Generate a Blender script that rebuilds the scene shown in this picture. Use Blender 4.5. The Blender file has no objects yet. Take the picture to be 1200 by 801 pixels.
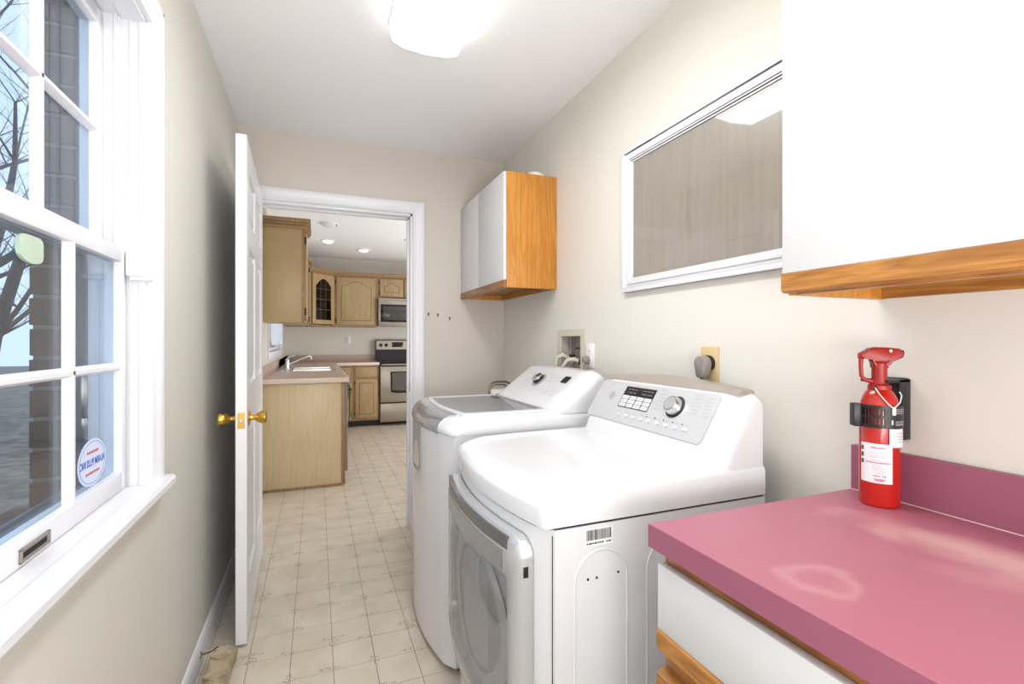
import bpy, bmesh, math, random
from mathutils import Vector, Matrix
random.seed(7)
R = math.radians
scene = bpy.context.scene
col = scene.collection

# ------------------------------------------------------------------ camera
cd = bpy.data.cameras.new('camera')
cd.sensor_fit = 'HORIZONTAL'; cd.sensor_width = 36.0; cd.lens = 565/1200*36
cd.shift_y = -1.5/1200; cd.clip_start = 0.02; cd.clip_end = 200
cam = bpy.data.objects.new('camera', cd); col.objects.link(cam)
cam.location = (0, 0, 1.2115)
cam.rotation_euler = (R(90), 0, -math.atan2(229, 565))
scene.camera = cam

# ------------------------------------------------------------------ world, view
scene.view_settings.view_transform = 'Standard'
scene.view_settings.look = 'None'
scene.view_settings.exposure = 0.1
scene.view_settings.gamma = 1.0
scene.view_settings.use_curve_mapping = False
w = bpy.data.worlds.new('sky'); scene.world = w; w.use_nodes = True
wn = w.node_tree.nodes; wn.clear()
bg = wn.new('ShaderNodeBackground'); wo = wn.new('ShaderNodeOutputWorld')
bg.inputs['Color'].default_value = (0.76, 0.86, 1.0, 1); bg.inputs['Strength'].default_value = 1.5
w.node_tree.links.new(bg.outputs[0], wo.inputs[0])

def area(name, loc, rot, sx, sy, power, color=(1, 1, 1)):
    l = bpy.data.lights.new(name, 'AREA'); l.shape = 'RECTANGLE'; l.size = sx; l.size_y = sy
    l.energy = power; l.color = color
    o = bpy.data.objects.new(name, l); o.location = loc; o.rotation_euler = rot; col.objects.link(o)
    return o
# daylight entering by the kitchen's glass door (right of the doorway, out of view)
area('kitchen_daylight', (3.3, 5.0, 1.1), (0, R(125), 0), 2.0, 2.0, 115, (0.97, 0.98, 1.0))
# added fill lamp behind the camera, aimed up to brighten the ceiling
area('ceiling_bounce_fill', (0.4, -0.95, 1.0), (R(146), 0, 0), 1.4, 1.2, 58, (0.95, 0.98, 1.0))

# ------------------------------------------------------------------ materials
def S(h):
    h = h.lstrip('#'); v = [int(h[i:i+2], 16)/255 for i in (0, 2, 4)]
    return tuple((x/12.92 if x <= 0.04045 else ((x+0.055)/1.055)**2.4) for x in v) + (1,)
MATS = {}
def mat(name, color='#ffffff', rough=0.5, metal=0.0, spec=0.5, coat=0.0, bump=None, var=None, emit=None):
    m = bpy.data.materials.new(name); m.use_nodes = True; nt = m.node_tree
    b = nt.nodes['Principled BSDF']; c = S(color) if isinstance(color, str) else color
    b.inputs['Base Color'].default_value = c
    b.inputs['Roughness'].default_value = rough; b.inputs['Metallic'].default_value = metal
    b.inputs['Specular IOR Level'].default_value = spec; b.inputs['Coat Weight'].default_value = coat
    if emit:
        b.inputs['Emission Color'].default_value = S(emit[0]); b.inputs['Emission Strength'].default_value = emit[1]
    if var or bump:
        g = nt.nodes.new('ShaderNodeNewGeometry')
        mp = nt.nodes.new('ShaderNodeMapping'); nt.links.new(g.outputs['Position'], mp.inputs[0])
    if var:      # (color2, scale, (sx,sy,sz), contrast lo, hi)
        mp.inputs['Scale'].default_value = var[2]
        n = nt.nodes.new('ShaderNodeTexNoise'); n.inputs['Scale'].default_value = var[1]; n.inputs['Detail'].default_value = 6
        nt.links.new(mp.outputs[0], n.inputs['Vector'])
        r = nt.nodes.new('ShaderNodeValToRGB'); r.color_ramp.elements[0].position = var[3]; r.color_ramp.elements[1].position = var[4]
        r.color_ramp.elements[0].color = c; r.color_ramp.elements[1].color = S(var[0])
        nt.links.new(n.outputs[0], r.inputs[0]); nt.links.new(r.outputs[0], b.inputs['Base Color'])
    if bump:     # (scale, strength)
        n2 = nt.nodes.new('ShaderNodeTexNoise'); n2.inputs['Scale'].default_value = bump[0]
        nt.links.new(g.outputs['Position'], n2.inputs['Vector'])
        bp = nt.nodes.new('ShaderNodeBump'); bp.inputs['Strength'].default_value = bump[1]; bp.inputs['Distance'].default_value = 0.002
        nt.links.new(n2.outputs[0], bp.inputs['Height']); nt.links.new(bp.outputs[0], b.inputs['Normal'])
    MATS[name] = m; return m

WALL = mat('wall_paint', '#dfdbd2', 0.38, bump=(60, 0.05), var=('#dad6cc', 1.2, (1, 1, 1), 0.4, 0.7), spec=0.4)
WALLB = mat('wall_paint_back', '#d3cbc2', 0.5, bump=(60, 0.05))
CEIL = mat('ceiling_paint', '#fafafa', 0.9, bump=(80, 0.05))
TRIM = mat('trim_paint', '#e6e6ea', 0.3)
DOORW = mat('door_paint', '#e8e8ec', 0.3)
WHITE = mat('appliance_enamel', '#dfdfe2', 0.22, coat=0.3)
LAMW = mat('white_laminate', '#d9d9db', 0.3)
PLATE = mat('white_plastic', '#eeeeec', 0.4)
IVORY = mat('tan_plastic', '#d3bb8d', 0.4)
BOXP = mat('beige_plastic', '#cfc8b8', 0.5)
GREYP = mat('grey_plastic', '#8f8883', 0.5)
BLACK = mat('black_plastic', '#17181a', 0.4)
BLACKG = mat('black_glass', '#0a0a0c', 0.08)
DARK = mat('dark_gap', '#1a1816', 0.8)
CHROME = mat('chrome', '#d5d5d5', 0.22, 1.0)
STEEL = mat('stainless', '#b3aca3', 0.32, 1.0)
SILVER = mat('silver_plastic', '#c9cacc', 0.25, 0.5)
PANELG = mat('panel_silver', '#cfd0d3', 0.35, 0.25)
BRASS = mat('brass', '#d9ae52', 0.2, 1.0)
TAUPE = mat('taupe_plastic', '#a39a90', 0.4)
RED = mat('red_enamel', '#b81a0d', 0.22, coat=0.5)
REDP = mat('red_plastic', '#9e1d15', 0.4)
PAPER = mat('paper_label', '#e8e2e6', 0.6)
INK = mat('ink', '#5a5560', 0.7)
INKP = mat('pink_ink', '#c8607e', 0.7)
INKG = mat('grey_print', '#a2a3a8', 0.7)
BLUEI = mat('blue_ink', '#2f66d0', 0.6)
REDI = mat('red_ink', '#d4474e', 0.6)
STICK = mat('sticker_film', '#d5def4', 0.5)
BAG = mat('canvas_cloth', '#b9a98f', 0.9, bump=(300, 0.4), var=('#9c8c72', 12, (1, 1, 1), 0.4, 0.7))
GREEN = mat('pale_green_plastic', '#b9cdb9', 0.4)
TOWEL = mat('towel_cloth', '#c9c46a', 0.9, var=('#5f8f6a', 40, (1, 1, 1), 0.45, 0.6))
CURT = mat('sheer_curtain', '#f4f4f6', 0.9)
_n = CURT.node_tree; _t = _n.nodes.new('ShaderNodeBsdfTranslucent'); _t.inputs[0].default_value = (.95, .95, .97, 1); _x = _n.nodes.new('ShaderNodeMixShader'); _x.inputs[0].default_value = .65
_n.links.new(_n.nodes['Principled BSDF'].outputs[0], _x.inputs[1]); _n.links.new(_t.outputs[0], _x.inputs[2]); _n.links.new(_x.outputs[0], _n.nodes['Material Output'].inputs[0])
KLAM = mat('pink_beige_laminate', '#c3aa9d', 0.35)
KLEDGE = mat('pale_laminate_edge', '#e2cfc2', 0.35)
BARK = mat('tree_bark', '#4a4450', 0.9)
GROUND = mat('leaf_litter', '#5d5650', 0.9, var=('#8a8078', 6, (1, 1, 1), 0.4, 0.6))
BRICK = mat('red_brick', '#5f423d', 0.9, var=('#453634', 9, (1, 1, 1), 0.4, 0.65), bump=(200, 0.4))
MORTAR = mat('mortar', '#8b8480', 0.95)
ALU = mat('grey_aluminium', '#626b75', 0.4, 0.2)
INTP = mat('blind_taupe', '#b3a99d', 0.3, var=('#a79d90', 3, (1, 14, 1), 0.35, 0.7))
LAMP = mat('lamp_diffuser', '#ffffff', 0.5, emit=('#ffffff', 2.6))
SPOT = mat('spot_lens', '#ffffff', 0.5, emit=('#fff6e6', 9.0))

def oak(name, c1, c2, axis, scale=1.0, rough=0.35, knots=0.5):
    m = bpy.data.materials.new(name); m.use_nodes = True; nt = m.node_tree; b = nt.nodes['Principled BSDF']
    g = nt.nodes.new('ShaderNodeNewGeometry'); mp = nt.nodes.new('ShaderNodeMapping')
    s = [14, 14, 14]; s['xyz'.index(axis)] = 1.1; mp.inputs['Scale'].default_value = [x*scale for x in s]
    nt.links.new(g.outputs['Position'], mp.inputs[0])
    n = nt.nodes.new('ShaderNodeTexNoise'); n.inputs['Scale'].default_value = 1.4; n.inputs['Detail'].default_value = 3; n.inputs['Distortion'].default_value = 1.2
    nt.links.new(mp.outputs[0], n.inputs['Vector'])
    mul = nt.nodes.new('ShaderNodeMath'); mul.operation = 'MULTIPLY'; mul.inputs[1].default_value = 9
    nt.links.new(n.outputs[0], mul.inputs[0])
    fr = nt.nodes.new('ShaderNodeMath'); fr.operation = 'PINGPONG'; fr.inputs[1].default_value = 1
    nt.links.new(mul.outputs[0], fr.inputs[0])
    n2 = nt.nodes.new('ShaderNodeTexNoise'); n2.inputs['Scale'].default_value = 14; n2.inputs['Detail'].default_value = 4
    nt.links.new(mp.outputs[0], n2.inputs['Vector'])
    mx = nt.nodes.new('ShaderNodeMix'); mx.inputs[0].default_value = 0.5
    nt.links.new(fr.outputs[0], mx.inputs[2]); nt.links.new(n2.outputs[0], mx.inputs[3])
    r = nt.nodes.new('ShaderNodeValToRGB'); r.color_ramp.elements[0].position = 0.2; r.color_ramp.elements[1].position = 0.75
    r.color_ramp.elements[0].color = S(c2); r.color_ramp.elements[1].color = S(c1)
    nt.links.new(mx.outputs[0], r.inputs[0]); nt.links.new(r.outputs[0], b.inputs['Base Color'])
    b.inputs['Roughness'].default_value = rough
    return m
OAKZ = oak('golden_oak_upright', '#cf8f3c', '#b9772a', 'z')
OAKY = oak('golden_oak_lengthwise', '#b9803c', '#905c28', 'y', 1.2)
OAKD = oak('dark_oak_strip', '#a9713a', '#7c4c26', 'y', 1.4)
OAKU = oak('oak_underside', '#a06a2c', '#7d4f1e', 'y', 1.0)
KOAK = oak('pickled_oak_upright', '#b0986f', '#a18660', 'z', 1.2)
KOAKF = oak('pickled_oak_frame', '#a3825b', '#8c6c4a', 'z', 1.4)
KPAN = oak('pale_end_panel', '#d8c6a2', '#d0bc96', 'z', 0.6)
KSHADE_LEAD = mat('groove_shade_and_leading', '#7d6043', 0.5)  # shade painted round the door panels; also the glass door's leading

def glassmat(name, tint, rough=0.0, fac=None):
    m = bpy.data.materials.new(name); m.use_nodes = True; nt = m.node_tree; nt.nodes.clear()
    o = nt.nodes.new('ShaderNodeOutputMaterial'); mx = nt.nodes.new('ShaderNodeMixShader')
    t = nt.nodes.new('ShaderNodeBsdfTransparent'); t.inputs[0].default_value = tint
    gl = nt.nodes.new('ShaderNodeBsdfGlossy'); gl.inputs['Roughness'].default_value = rough
    ior = 1.5 if fac is None else fac
    f = nt.nodes.new('ShaderNodeFresnel'); gg = nt.nodes.new('ShaderNodeNewGeometry'); im = nt.nodes.new('ShaderNodeMapRange')
    im.inputs[3].default_value = ior; im.inputs[4].default_value = 1/ior      # thin sheet: the same reflectance from both sides
    nt.links.new(gg.outputs['Backfacing'], im.inputs[0]); nt.links.new(im.outputs[0], f.inputs[0])
    nt.links.new(f.outputs[0], mx.inputs[0]); nt.links.new(t.outputs[0], mx.inputs[1]); nt.links.new(gl.outputs[0], mx.inputs[2])
    nt.links.new(mx.outputs[0], o.inputs[0]); return m
GLASS = glassmat('window_glass', (0.80, 0.88, 0.95, 1))
GLASSI = glassmat('interior_glass', (0.97, 0.97, 0.97, 1), 0.03, 1.75)
GLASSD = glassmat('dryer_door_glass', (0.78, 0.79, 0.81, 1), 0.05, 2.5)
GLASSL = glassmat('lid_glass', (0.86, 0.87, 0.9, 1), 0.04, 1.5)
GLASSK = glassmat('cabinet_glass', (0.35, 0.32, 0.28, 1), 0.02)

PX, PY, X0, Y0 = 0.1485, 0.1585, 0.058, 2.05
def vinyl(name, grout):
    m = bpy.data.materials.new(name); m.use_nodes = True; nt = m.node_tree; b = nt.nodes['Principled BSDF']
    L = nt.links
    def M(op, a, c=None, d=None):
        n = nt.nodes.new('ShaderNodeMath'); n.operation = op
        for i, v in enumerate((a, c, d)):
            if v is None: continue
            if isinstance(v, (int, float)): n.inputs[i].default_value = v
            else: L.new(v, n.inputs[i])
        return n.outputs[0]
    g = nt.nodes.new('ShaderNodeNewGeometry'); sp = nt.nodes.new('ShaderNodeSeparateXYZ'); L.new(g.outputs['Position'], sp.inputs[0])
    n = nt.nodes.new('ShaderNodeTexNoise'); n.inputs['Scale'].default_value = 7; n.inputs['Detail'].default_value = 5; L.new(g.outputs['Position'], n.inputs['Vector'])
    r = nt.nodes.new('ShaderNodeValToRGB'); r.color_ramp.elements[0].position = 0.35; r.color_ramp.elements[1].position = 0.7
    r.color_ramp.elements[0].color = S('#cbc0b0'); r.color_ramp.elements[1].color = S('#d9cfc0'); L.new(n.outputs[0], r.inputs[0])
    # printed sprigs: speckled ellipses near some corners of a 2 x 3 tile repeat
    n2 = nt.nodes.new('ShaderNodeTexNoise'); n2.inputs['Scale'].default_value = 95; n2.inputs['Detail'].default_value = 2; L.new(g.outputs['Position'], n2.inputs['Vector'])
    sp_on = M('GREATER_THAN', n2.outputs[0], 0.53)
    tot = None
    for cx, cy, rx, ry in ((0.02, 0.10, .05, .013), (0.03, 0.02, .022, .026), (0.55, 0.36, .05, .012), (0.50, 0.68, .020, .03), (0.95, 0.70, .045, .012), (0.45, 0.02, .04, .012)):
        u = M('SUBTRACT', M('FRACT', M('ADD', M('DIVIDE', M('SUBTRACT', sp.outputs[0], X0), 2*PX), 0.5-cx)), 0.5)
        v = M('SUBTRACT', M('FRACT', M('ADD', M('DIVIDE', M('SUBTRACT', sp.outputs[1], Y0), 3*PY), 0.5-cy)), 0.5)
        e = M('ADD', M('POWER', M('DIVIDE', M('ABSOLUTE', M('MULTIPLY', u, 2*PX)), rx), 2.0), M('POWER', M('DIVIDE', M('ABSOLUTE', M('MULTIPLY', v, 3*PY)), ry), 2.0))
        k = M('LESS_THAN', e, 1.0)
        tot = k if tot is None else M('MAXIMUM', tot, k)
    msk = M('MULTIPLY', M('MULTIPLY', tot, sp_on), 0.55)
    mx = nt.nodes.new('ShaderNodeMix'); mx.data_type = 'RGBA'; L.new(msk, mx.inputs[0]); L.new(r.outputs[0], mx.inputs[6]); mx.inputs[7].default_value = S('#8f7c74')
    out = mx.outputs[2]
    if grout:
        fu = M('ABSOLUTE', M('SUBTRACT', M('FRACT', M('DIVIDE', M('SUBTRACT', sp.outputs[0], X0), PX)), 0.5))
        fv = M('ABSOLUTE', M('SUBTRACT', M('FRACT', M('DIVIDE', M('SUBTRACT', sp.outputs[1], Y0), PY)), 0.5))
        gm = M('MAXIMUM', M('GREATER_THAN', fu, 0.488), M('GREATER_THAN', fv, 0.491))
        m2 = nt.nodes.new('ShaderNodeMix'); m2.data_type = 'RGBA'; L.new(gm, m2.inputs[0]); L.new(out, m2.inputs[6]); m2.inputs[7].default_value = S('#938679')
        out = m2.outputs[2]
    L.new(out, b.inputs['Base Color']); b.inputs['Roughness'].default_value = 0.42
    return m
TILE = vinyl('vinyl_tile', False); VINYL = vinyl('vinyl_sheet', True)

def laminate_rose():
    m = bpy.data.materials.new('rose_laminate'); m.use_nodes = True; nt = m.node_tree; b = nt.nodes['Principled BSDF']; L = nt.links
    g = nt.nodes.new('ShaderNodeNewGeometry')
    def blob(loc, sc, lo, hi, ring=False, rot=0):
        mp = nt.nodes.new('ShaderNodeMapping'); mp.vector_type = 'TEXTURE'
        mp.inputs['Location'].default_value = loc; mp.inputs['Scale'].default_value = sc; mp.inputs['Rotation'].default_value = (0, 0, rot)
        nz = nt.nodes.new('ShaderNodeTexNoise'); nz.inputs['Scale'].default_value = 14; nz.inputs['Detail'].default_value = 5
        L.new(g.outputs['Position'], nz.inputs['Vector'])
        L.new(g.outputs['Position'], mp.inputs[0])
        ln = nt.nodes.new('ShaderNodeVectorMath'); ln.operation = 'LENGTH'; L.new(mp.outputs[0], ln.inputs[0])
        ad = nt.nodes.new('ShaderNodeMath'); ad.operation = 'MULTIPLY_ADD'; L.new(nz.outputs[0], ad.inputs[0]); ad.inputs[1].default_value = 0.9 if not ring else 1.1
        L.new(ln.outputs['Value'], ad.inputs[2])
        rp = nt.nodes.new('ShaderNodeValToRGB'); e = rp.color_ramp.elements
        if ring:
            e[0].position = 0.60; e[0].color = (0, 0, 0, 1); e[1].position = 0.82; e[1].color = (1, 1, 1, 1)
            x = e.new(1.0); x.color = (0, 0, 0, 1)
        else:
            e[0].position = lo; e[0].color = (1, 1, 1, 1); e[1].position = hi; e[1].color = (0, 0, 0, 1)
        dv = nt.nodes.new('ShaderNodeMath'); dv.operation = 'MULTIPLY'; dv.inputs[1].default_value = 0.7; L.new(ad.outputs[0], dv.inputs[0])
        L.new(dv.outputs[0], rp.inputs[0]); return rp.outputs[0]
    cur = None
    for o, amt in ((blob((0.683, 0.486, 0.862), (0.078, 0.06, 1), 0, 0, True), 0.36),
                   (blob((1.01, 0.44, 0.862), (0.085, 0.27, 1), 0.4, 1.0, rot=0.12), 0.95),
                   (blob((0.93, 0.36, 0.862), (0.05, 0.14, 1), 0.3, 1.0, rot=0.5), 0.4)):
        mx = nt.nodes.new('ShaderNodeMix'); mx.data_type = 'RGBA'
        f = nt.nodes.new('ShaderNodeMath'); f.operation = 'MULTIPLY'; f.inputs[1].default_value = amt; L.new(o, f.inputs[0]); L.new(f.outputs[0], mx.inputs[0])
        if cur is None: mx.inputs[6].default_value = S('#ad6778')
        else: L.new(cur, mx.inputs[6])
        mx.inputs[7].default_value = S('#cfa2a2'); cur = mx.outputs[2]
    L.new(cur, b.inputs['Base Color']); b.inputs['Roughness'].default_value = 0.42
    return m
ROSE = laminate_rose()
ROSEE = mat('rose_laminate_edge', '#99586f', 0.4)

# ------------------------------------------------------------------ mesh builder
WL = {}
class MB:
    def __init__(s, T=None, keep=False): s.bm = bmesh.new(); s.T = T; s.keep = [] if keep else None
    def _tv(s, vs):
        if s.T:
            for v in vs: v.co = Vector(s.T(*v.co))
    def box(s, x0, x1, y0, y1, z0, z1, bev=0, seg=2):
        t = bmesh.new(); r = bmesh.ops.create_cube(t, size=1)
        for v in t.verts: v.co = Vector(((x0+x1)/2+v.co.x*(x1-x0), (y0+y1)/2+v.co.y*(y1-y0), (z0+z1)/2+v.co.z*(z1-z0)))
        if bev: bmesh.ops.bevel(t, geom=t.edges[:], offset=bev, segments=seg, affect='EDGES', profile=0.5)
        return s._merge(t)
    def _merge(s, t):
        if s.keep is not None:
            c = t.copy(); s.keep.append(c)
        s._tv(t.verts)
        mp = [s.bm.verts.new(v.co) for v in t.verts]; t.verts.index_update()
        for f in t.faces:
            try: s.bm.faces.new([mp[v.index] for v in f.verts])
            except ValueError: pass
        t.free(); return s
    def prism(s, pts, axis, a, b, bev=0):
        """polygon pts in the two other axes (cyclic order xyz minus axis), extruded a..b along axis"""
        t = bmesh.new(); i = 'xyz'.index(axis); o = [k for k in range(3) if k != i]
        def mk(c):
            r = []
            for p in pts:
                v = [0, 0, 0]; v[o[0]] = p[0]; v[o[1]] = p[1]; v[i] = c; r.append(t.verts.new(v))
            return r
        A, B = mk(a), mk(b); n = len(pts)
        t.faces.new(A[::-1]); t.faces.new(B)
        for k in range(n): t.faces.new((A[k], A[(k+1) % n], B[(k+1) % n], B[k]))
        if bev:
            ed = [e for e in t.edges if (e.verts[0] in A) == (e.verts[1] in A)]
            bmesh.ops.bevel(t, geom=ed, offset=bev, segments=2, affect='EDGES', profile=0.5)
        return s._merge(t)
    def loft(s, secs, closed=True, caps=True):
        t = bmesh.new(); V = [[t.verts.new(p) for p in sec] for sec in secs]; n = len(secs[0])
        for i in range(len(V)-1):
            for k in range(n if closed else n-1):
                t.faces.new((V[i][k], V[i][(k+1) % n], V[i+1][(k+1) % n], V[i+1][k]))
        if caps and closed: t.faces.new(V[0][::-1]); t.faces.new(V[-1])
        return s._merge(t)
    def tube(s, pts, r, n=10, caps=True):
        pts = [Vector(p) for p in pts]; rr = r if isinstance(r, (list, tuple)) else [r]*len(pts); secs = []; up = None
        for i, p in enumerate(pts):
            d = (pts[min(i+1, len(pts)-1)]-pts[max(i-1, 0)]).normalized()
            if up is None:
                up = Vector((0, 0, 1)) if abs(d.z) < .9 else Vector((1, 0, 0))
            a = d.cross(up)
            if a.length < 1e-4: a = d.cross(Vector((0, 1, 0)))
            a.normalize(); b = a.cross(d).normalized(); up = b
            secs.append([p+(a*math.cos(2*math.pi*k/n)+b*math.sin(2*math.pi*k/n))*rr[i] for k in range(n)])
        return s.loft(secs, True, caps)
    def lathe(s, c, axis, prof, n=28):
        """prof: list of (distance along axis, radius)"""
        a = Vector(axis).normalized(); u = a.orthogonal().normalized(); v = a.cross(u); c = Vector(c)
        secs = [[c+a*h+(u*math.cos(2*math.pi*k/n)+v*math.sin(2*math.pi*k/n))*max(r, 1e-5) for k in range(n)] for h, r in prof]
        return s.loft(secs)
    def quad(s, a, b, c, d):
        t = bmesh.new(); t.faces.new([t.verts.new(p) for p in (a, b, c, d)]); return s._merge(t)
    def each(s, name, m, parent=None, **k):
        # every piece added so far becomes a part of its own
        r = []
        for t in s.keep:
            q = MB(s.T); q._merge(t); r.append(q.build(name, m, parent, **k))
        s.bm.free(); return r
    def build(s, name, m, parent=None, label=None, ang=35, kind=None):
        bmesh.ops.remove_doubles(s.bm, verts=s.bm.verts, dist=1e-6)
        bmesh.ops.recalc_face_normals(s.bm, faces=s.bm.faces)
        off = WL.get(parent.as_pointer() if parent else None, Vector((0, 0, 0))) if parent else Vector((0, 0, 0))
        if parent:
            for v in s.bm.verts: v.co -= off
        me = bpy.data.meshes.new(name); s.bm.to_mesh(me); s.bm.free(); me.materials.append(m)
        for p in me.polygons: p.use_smooth = True
        me.set_sharp_from_angle(angle=R(ang))
        o = bpy.data.objects.new(name, me); col.objects.link(o)
        if parent: o.parent = parent
        WL[o.as_pointer()] = off
        if label: o['label'] = label
        if kind: o['kind'] = kind
        return o
def thing(name, label, cat, loc, group=None):
    o = bpy.data.objects.new(name, None); o.empty_display_size = .05; col.objects.link(o); o.location = loc
    o['label'] = label; o['category'] = cat
    if group: o['group'] = group
    WL[o.as_pointer()] = Vector(loc); return o
def tag(o, label, cat, group=None):
    o['label'] = label; o['category'] = cat
    if group: o['group'] = group
    return o
def struct(name, mb, m, parent=None):
    o = mb.build(name, m, parent)
    if parent is None: o['kind'] = 'structure'
    return o
def struct_empty(name, loc):
    o = bpy.data.objects.new(name, None); col.objects.link(o); o.location = loc; o['kind'] = 'structure'; WL[o.as_pointer()] = Vector(loc); return o
def arc(c, r, a0, a1, n):
    return [(c[0]+r*math.cos(R(a0+(a1-a0)*i/n)), c[1]+r*math.sin(R(a0+(a1-a0)*i/n))) for i in range(n+1)]
def textmesh(body, size, place, name, m, parent, bold=0.0):
    cu = bpy.data.curves.new(name, 'FONT'); cu.body = body; cu.size = size; cu.align_x = 'CENTER'; cu.align_y = 'CENTER'; cu.offset = bold
    to = bpy.data.objects.new(name+'_tmp', cu); col.objects.link(to)
    dg = bpy.context.evaluated_depsgraph_get(); me = bpy.data.meshes.new_from_object(to.evaluated_get(dg))
    bpy.data.objects.remove(to); off = WL[parent.as_pointer()]
    for v in me.vertices: v.co = Vector(place(v.co.x, v.co.y)) - off
    me.materials.clear(); me.materials.append(m); me.name = name
    o = bpy.data.objects.new(name, me); col.objects.link(o); o.parent = parent; WL[o.as_pointer()] = off; return o

# ------------------------------------------------------------------ room shell
XL, XR, YB, ZC = -0.41, 1.194, 3.10, 2.43
YK, XKR, YN = 7.65, 3.4, -1.6
ZK = 2.44
# floor with its tiles
fl = struct_empty('floor', (0, 0, 0))
MB().box(XL-.1, XR+.1, YN-.1, YB+.12, -.10, -.0015).box(XL-.1, XKR+.1, YB+.12, YK+.1, -.10, -.0015).build('sheet_vinyl', VINYL, fl)
tb = MB().box(-PX/2+.0013, PX/2-.0013, -PY/2+.0014, PY/2-.0014, -.004, 0, .0006, 1)
t0 = None
cells = []
for j in range(-8, 7):
    for i in range(-4, 3): cells.append((i, j))
for j in range(7, 20):
    for i in range(-3, 8): cells.append((i, j))
for i, j in cells:
    cx, cy = X0+(i+.5)*PX, Y0+(j+.5)*PY
    if cx-PX/2 < XL-.02 or cx > .5 and j < 7: continue
    if j in (6, 7) and cx > .55: continue
    if t0 is None: t0 = tb.build('tile', TILE, fl); o = t0
    else: o = t0.copy(); col.objects.link(o); o.parent = fl
    o.location = (cx, cy, 0)

# window hole in the left wall
WY0, WY1, WZ0, WZ1 = 0.68, 1.52, 0.838, 2.045
m = MB()
m.box(XL-.12, XL, YN-.12, WY0, 0, ZK).box(XL-.12, XL, WY1, YB+.12, 0, ZK).box(XL-.12, XL, WY0, WY1, 0, WZ0-.03).box(XL-.12, XL, WY0, WY1, WZ1, ZK)
struct('wall_left', m, WALL)
struct('wall_right', MB().box(XR, XR+.12, YN-.12, 2.03, 0, ZK).box(XR, XR+.12, 2.26, YB+.12, 0, ZK).box(XR, XR+.12, 2.03, 2.26, 0, 1.0).box(XR, XR+.12, 2.03, 2.26, 1.24, ZK).box(XR+.09, XR+.12, 2.03, 2.26, 1.0, 1.24), WALL)
struct('wall_rear', MB().box(XL-.12, XR+.12, YN-.12, YN, 0, ZK), WALL)
struct('ceiling', MB().box(XL-.12, XR+.12, YN-.12, YB+.12, ZC, ZC+.1), CEIL)
OX0, OX1, OZ = -0.333, 0.572, 2.022
struct('wall_back', MB().box(XL, OX0, YB, YB+.12, 0, ZC).box(OX1, XR, YB, YB+.12, 0, ZC).box(OX0, OX1, YB, YB+.12, OZ, ZC), WALLB)
# kitchen shell
KW0, KW1, KWZ0, KWZ1 = 4.9, 6.5, 1.10, 2.05
m = MB().box(XL-.12, XL, YB+.12, KW0, 0, ZK).box(XL-.12, XL, KW1, YK+.12, 0, ZK).box(XL-.12, XL, KW0, KW1, 0, KWZ0).box(XL-.12, XL, KW0, KW1, KWZ1, ZK)
struct('wall_kitchen_left', m, WALL)
struct('wall_kitchen_back', MB().box(XL-.12, XKR+.12, YK, YK+.12, 0, ZK), WALL)
struct('wall_kitchen_right', MB().box(XKR, XKR+.12, YB+.12, YK, 0, ZK), WALL)
struct('wall_kitchen_front', MB().box(XR+.12, XKR+.12, YB, YB+.12, 0, ZK), WALL)
struct('ceiling_kitchen', MB().box(XL-.12, XKR+.12, YB+.12, YK+.12, ZK, ZK+.1), CEIL)
# baseboards
def baseboard(name, x0, x1, y0, y1, side):
    pr = [(0, 0), (.013, 0), (.013, .07), (.009, .082), (.004, .09), (0, .09)]
    m = MB()
    if side == 'left': m.prism([(x0+a, b) for a, b in pr], 'y', y0, y1)
    elif side == 'right': m.prism([(x1-a, b) for a, b in pr], 'y', y0, y1)
    else: m.prism([(y1-a, b) for a, b in pr], 'x', x0, x1)
    struct(name, m, TRIM)
baseboard('baseboard_left', XL, 0, YN, YB, 'left')
baseboard('baseboard_right', 0, XR, .78, YB, 'right')
baseboard('baseboard_back', .646, XR, 0, YB, 'back')

# doorway trim
tr = struct_empty('trim_1', (OX0, YB, 0))
def casing(m, x0, x1, z0, z1, vert, y=YB, sgn=-1):
    # stepped moulding
    if vert:
        w = x1-x0
        prof = [(x0, y), (x0, y+sgn*.010), (x0+w*.12, y+sgn*.016), (x0+w*.5, y+sgn*.014), (x0+w*.62, y+sgn*.019), (x1-w*.1, y+sgn*.021), (x1, y+sgn*.017), (x1, y)]
        m.prism(prof, 'z', z0, z1)
    else:
        h = z1-z0
        prof = [(y, z0), (y+sgn*.010, z0), (y+sgn*.016, z0+h*.12), (y+sgn*.014, z0+h*.5), (y+sgn*.019, z0+h*.62), (y+sgn*.021, z1-h*.1), (y+sgn*.017, z1), (y, z1)]
        m.prism(prof, 'x', x0, x1)
m = MB(); casing(m, OX1-.004, .644, 0, 2.096, True); m.build('casing', TRIM, tr)
m = MB(); m.box(XL+.001, OX0+.002, YB-.018, YB, 0, 2.096, .003); m.build('casing', TRIM, tr)
m = MB(); casing(m, XL+.001, .644, OZ, 2.096, False); m.build('casing', TRIM, tr)
m = MB().box(OX1-.016, OX1, YB, YB+.125, 0, OZ, .001).box(OX0, OX0+.016, YB, YB+.125, 0, OZ, .001).box(OX0, OX1, YB, YB+.125, OZ-.016, OZ, .001)
m.box(OX1-.028, OX1-.016, YB+.045, YB+.08, 0, OZ-.016, .001).box(OX0+.016, OX1-.016, YB+.045, YB+.08, OZ-.028, OZ-.016, .001)
m.build('jamb', TRIM, tr)
m = MB().box(OX1-.0185, OX1-.0155, YB+.008, YB+.034, .89, .95, .001); m.build('strike_plate', STEEL, tr)

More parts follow.
